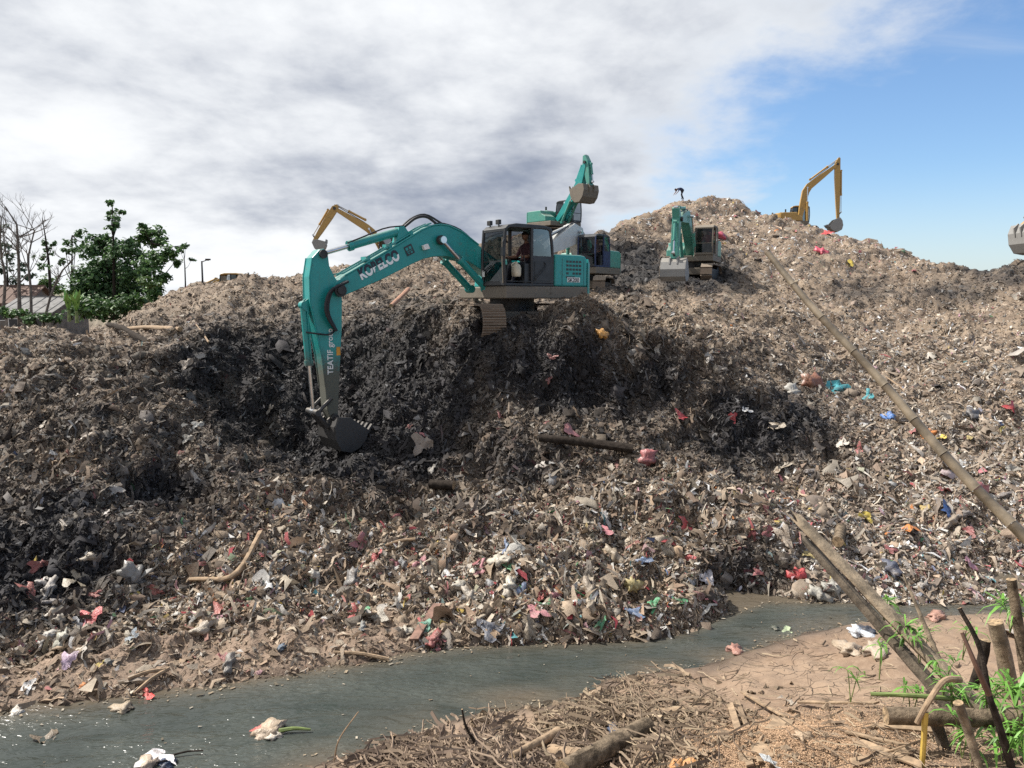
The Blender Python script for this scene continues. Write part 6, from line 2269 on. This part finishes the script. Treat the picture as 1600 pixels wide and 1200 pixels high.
a, b = bp(880, 1222, 0.10), bp(1012, 1148, 0.10)
wood("log", "thick pale log lying in dry reeds at the bottom edge", [a, a.lerp(b, 0.5), b], (0.105, 0.09), M['bark'], "log", 14, 0.10)
a, b = bp(800, 1192, 0.07), bp(872, 1154, 0.07)
wood("log", "slender peeled log left of the thick pale log", [a, a.lerp(b, 0.5), b], (0.035, 0.06), M['wood'], "log", 10, 0.06)
a, b = bp(905, 1190, 0.06), bp(860, 1182, 0.06)
wood("log", "short stub of log beside the thick pale log", [a, b], (0.07, 0.07), M['wood'], "log", 10, 0.06)
for (x0, y0, x1, y1, w, lab) in [
    (1140, 1105, 1172, 1205, 0.07, "narrow split board left of the sawdust"), (1152, 1100, 1188, 1200, 0.05, "second narrow split board left of the sawdust"),
    (1190, 1185, 1225, 1130, 0.20, "wide short board lying in the sawdust"), (1225, 1125, 1160, 1088, 0.06, "dark lath above the wide short board"),
    (1330, 1200, 1420, 1182, 0.09, "board under the lower right twigs"), (1340, 1165, 1440, 1205, 0.08, "split board right of the sawdust pile"),
    (1320, 1150, 1410, 1172, 0.05, "thin lath right of the sawdust pile"), (1250, 1102, 1370, 1106, 0.05, "thin lath behind the sawdust pile"),
    (1010, 1118, 1090, 1112, 0.07, "flat board half buried in the dry reeds"), (1360, 1140, 1480, 1150, 0.06, "lath under the log rail"),
]:
    plank(lab, bp(x0, y0, 0.04), bp(x1, y1, 0.05), w, 0.022, M['wood'], random.uniform(-0.3, 0.3))

# sawdust pile, fine chips on a low mound
p = atz(1225, 1150, 0.95)
r = np.random.default_rng(77)
n = 90000
q = r.normal(0, 1, (n, 2)) * np.array([0.62, 0.42]) + np.array([p.x + 0.05, p.y])
z = bank_z(q[:, 0], q[:, 1]) + 0.006 + np.abs(r.normal(0, 0.006, n))
V = np.array([(-0.5, -0.3, 0), (0.5, -0.25, 0.1), (0.45, 0.3, 0), (-0.4, 0.25, 0.15)])[None]
ang = r.uniform(0, 6.28, n)
t = np.stack([np.cos(ang), np.sin(ang), r.normal(0, 0.35, n)], 1)
b_ = np.stack([-np.sin(ang), np.cos(ang), r.normal(0, 0.35, n)], 1)
X = np.stack([q[:, 0], q[:, 1], z], 1)[:, None] + (0.0085 * r.uniform(0.5, 1.8, (n, 1, 1))) * (V[..., 0:1] * t[:, None] + V[..., 1:2] * b_[:, None] + V[..., 2:3] * np.array([0, 0, 1]))
c = np.array([0.40, 0.265, 0.165]) * r.uniform(0.65, 1.3, (n, 1))
o = bake("sawdust", [(X, np.array([(0, 1, 2, 3)]), c)], M['straw'])
tag(o, "orange tan sawdust spread on the near bank", "sawdust", None, "stuff")

# dry reeds and roots on the near bank
def straw(n, box, seed, name, label, Lm=0.3, wid=0.006, cols=None, bias=0.0):
    r = np.random.default_rng(seed)
    P_ = []
    while len(P_) < n:
        px, py = r.normal(box[0], box[1]), r.normal(box[2], box[3])
        if py > 1260 or px < 480:
            continue
        P_.append((px, py))
    P_ = np.array(P_)
    z = np.full(n, 0.45)
    cpx_ = (P_[:, 0] - 800) / FPX
    s_ = -(P_[:, 1] - 600) / FPX
    dy, dz = math.cos(PITCH) + s_ * math.sin(PITCH), -math.sin(PITCH) + s_ * math.cos(PITCH)
    for _ in range(10):
        tt = (z - EYE) / dz
        x, y = cpx_ * tt, dy * tt
        z = bank_z(x, y)
    ok = (nearY(x) - y) > -0.1
    x, y, z = x[ok], y[ok], z[ok]
    n = len(x)
    k = 6
    a = r.uniform(0, 6.28, n)
    Ls = Lm * np.exp(r.normal(0, 0.5, n))
    el = np.abs(r.normal(0.04, 0.15, n))
    tq = np.linspace(-0.5, 0.5, k)[None, :, None]
    d = np.stack([np.cos(a) * np.cos(el), np.sin(a) * np.cos(el), np.sin(el)], 1)[:, None]
    sdir = np.stack([-np.sin(a), np.cos(a), np.zeros(n)], 1)[:, None]
    cen = np.stack([x, y, z + 0.015 + 0.4 * Ls * np.sin(el) + np.abs(r.normal(0, 0.012, n))], 1)[:, None]
    bend = r.normal(0, 0.5, (n, 1, 1))
    crv = cen + d * tq * Ls[:, None, None] + sdir * bend * Ls[:, None, None] * (tq ** 2) + r.normal(0, 0.02, (n, k, 3)) * Ls[:, None, None]
    w = wid * np.exp(r.normal(0, 0.5, (n, 1, 1)))
    up = np.array([0, 0, 1.0])[None, None]
    V = np.concatenate([crv - sdir * w - up * w * 0.4, crv + up * w, crv + sdir * w - up * w * 0.4], 1)
    F = []
    for i in range(k - 1):
        F += [(i, i + 1, k + i + 1, k + i), (k + i, k + i + 1, 2 * k + i + 1, 2 * k + i)]
    cols = cols if cols is not None else np.array([(0.25, 0.185, 0.125), (0.20, 0.145, 0.10), (0.32, 0.25, 0.17), (0.14, 0.10, 0.07), (0.20, 0.15, 0.105)])
    c = cols[r.integers(0, len(cols), n)] * r.uniform(0.75, 1.2, (n, 1))
    o = bake(name, [(V, np.array(F), c)], M['straw'])
    tag(o, label, "straw", None, "stuff")


straw(1050, (985, 80, 1125, 40), 201, "dry_reeds", "tangle of dry reeds and roots on the near bank", 0.26, 0.0065)
straw(1300, (760, 110, 1185, 22), 202, "dry_reeds", "mud coloured reed litter along the near waterline", 0.22, 0.008, np.array([(0.21, 0.155, 0.11), (0.27, 0.20, 0.145), (0.14, 0.10, 0.075)]))
straw(420, (1400, 100, 1140, 45), 203, "dry_grass", "thin dry grass litter among the boards and braces", 0.20, 0.004)
straw(220, (1330, 130, 1010, 30), 204, "dry_grass", "sparse dry stems on the cracked mud", 0.12, 0.004)

# larger crumpled roots and clods in the reeds
r = np.random.default_rng(301)
its = []
for q in range(16):
    V, F = make_template('sheet', r)
    n = 60
    px, py = r.normal(930, 150, n), r.normal(1135, 40, n)
    pos = []
    for a, b in zip(px, py):
        if b < 1040 or b > 1240:
            b = 1150
        p = bp(float(a), float(b))
        if nearY(p.x) - p.y < -0.05:
            p = bp(1000 + float(r.normal(0, 60)), 1150)
        pos.append((p.x, p.y, p.z + 0.015))
    pos = np.array(pos)
    a = r.uniform(0, 6.28, n)
    t = np.stack([np.cos(a), np.sin(a), r.normal(0, 0.3, n)], 1)
    b_ = np.stack([-np.sin(a), np.cos(a), r.normal(0, 0.3, n)], 1)
    s_ = 0.085 * np.exp(r.normal(0, 0.4, (n, 1, 1)))
    X = pos[:, None] + s_ * (V[None, :, 0:1] * t[:, None] + V[None, :, 1:2] * b_[:, None] + V[None, :, 2:3] * np.array([0, 0, 1.2]))
    its.append((X, F, np.array([0.26, 0.195, 0.135]) * r.uniform(0.6, 1.35, (n, 1))))
o = bake("dry_litter", its, M['scrap'])
tag(o, "curled dry leaves and mud flakes among the reeds", "leaf litter", None, "stuff")


# ------------------------------------------------------------------ green shoots
M['blade'] = mat_attr("green_blade", 0.45, 8, 0.0, 0.3, 0.4, transl=0.35)


def sprig(label, px, py, Y, n, L_, seed, name="bamboo_shoot"):
    b0 = at(px, py, Y)
    root = empty(name, b0)
    tag(root, label, "plant", "green shoots among the braces")
    r = np.random.default_rng(seed)
    mb = MB()
    Vs, cs = [], []
    ns = max(2, n // 9)
    for s in range(ns):
        a = r.uniform(0, 6.28)
        tip = Vector((math.cos(a) * 0.12, math.sin(a) * 0.08, r.uniform(0.10, 0.28)))
        cp_ = curve_pts([(0, 0, -0.15), tip * 0.5 + Vector((0, 0, 0.04)), tip], 6)
        mb.tube(cp_, [0.006, 0.005, 0.005, 0.004, 0.003, 0.002], 5)
        for k in range(n // ns):
            p = cp_[r.integers(2, 6)]
            az = r.uniform(0, 6.28)
            el = r.uniform(-0.5, 0.9)
            d = Vector((math.cos(az) * math.cos(el), math.sin(az) * math.cos(el), math.sin(el)))
            sd_ = d.cross(Vector((0, 0, 1))).normalized()
            LL = L_ * r.uniform(0.6, 1.3)
            w = 0.011 * r.uniform(0.7, 1.4)
            pts_ = [p, p + d * LL * 0.35 + Vector((0, 0, 0.01)), p + d * LL * 0.7 - Vector((0, 0, 0.01)), p + d * LL - Vector((0, 0, 0.06 * LL / 0.15))]
            ww = [w * 0.3, w, w * 0.7, w * 0.05]
            Vs.append([tuple(q - sd_ * x) for q, x in zip(pts_, ww)] + [tuple(q + sd_ * x) for q, x in zip(pts_, ww)])
            cs.append(np.array([0.16, 0.34, 0.06]) * r.uniform(0.55, 1.35))
    mb.build("stem", M['bamboo_green'], root)
    o_ = bake("leaves", [(np.array(Vs), np.array([(i, i + 1, 5 + i, 4 + i) for i in range(3)]), np.array(cs))], M['blade'])
    o_.parent = root
    return root


for i, (px, py, Y, n, L_, lab) in enumerate([
    (1380, 972, 7.9, 18, 0.19, "green bamboo shoot sprouting from the pale split beam's top side"), (1412, 1000, 7.6, 30, 0.20, "green bamboo shoot in the middle of the split beams"),
    (1440, 1035, 7.4, 18, 0.18, "green bamboo shoot low on the split beams"), (1375, 1040, 7.8, 12, 0.18, "small green shoot on the mud left of the split beams"),
    (1330, 1075, 7.6, 12, 0.16, "small green shoot on the mud farther left near the stick"), (1580, 965, 7.4, 40, 0.22, "leafy green shoot behind the leaning round post"),
    (1490, 1100, 6.7, 40, 0.20, "green grass clump where the beams meet the rail"), (1545, 1108, 6.6, 46, 0.22, "green grass clump behind the log rail"),
    (1590, 1095, 6.5, 46, 0.24, "green grass clump at the right edge above the rail"), (1425, 1105, 6.8, 18, 0.16, "thin green grass by the level green stalk"),
    (1505, 1160, 6.3, 18, 0.16, "green shoot hanging under the rail"), (1570, 1185, 6.2, 50, 0.22, "green grass clump at the lower right corner"),
    (1520, 1180, 6.2, 14, 0.18, "single green shoot between the braces"), (1475, 1065, 7.0, 16, 0.16, "green shoot near the bent dry stalk"),
    (1298, 1195, 6.9, 9, 0.14, "tiny green shoot at the bottom edge by the sawdust"), (1445, 1010, 8.2, 14, 0.16, "pale green shoot on the mud right of the beams"),
    (1600, 1150, 6.1, 40, 0.24, "green grass clump against the rail's right end"), (1505, 1010, 8.0, 14, 0.2, "slender green shoot beside the dark forked branch"),
]):
    sprig(lab, px, py, Y, n, L_, 400 + i)
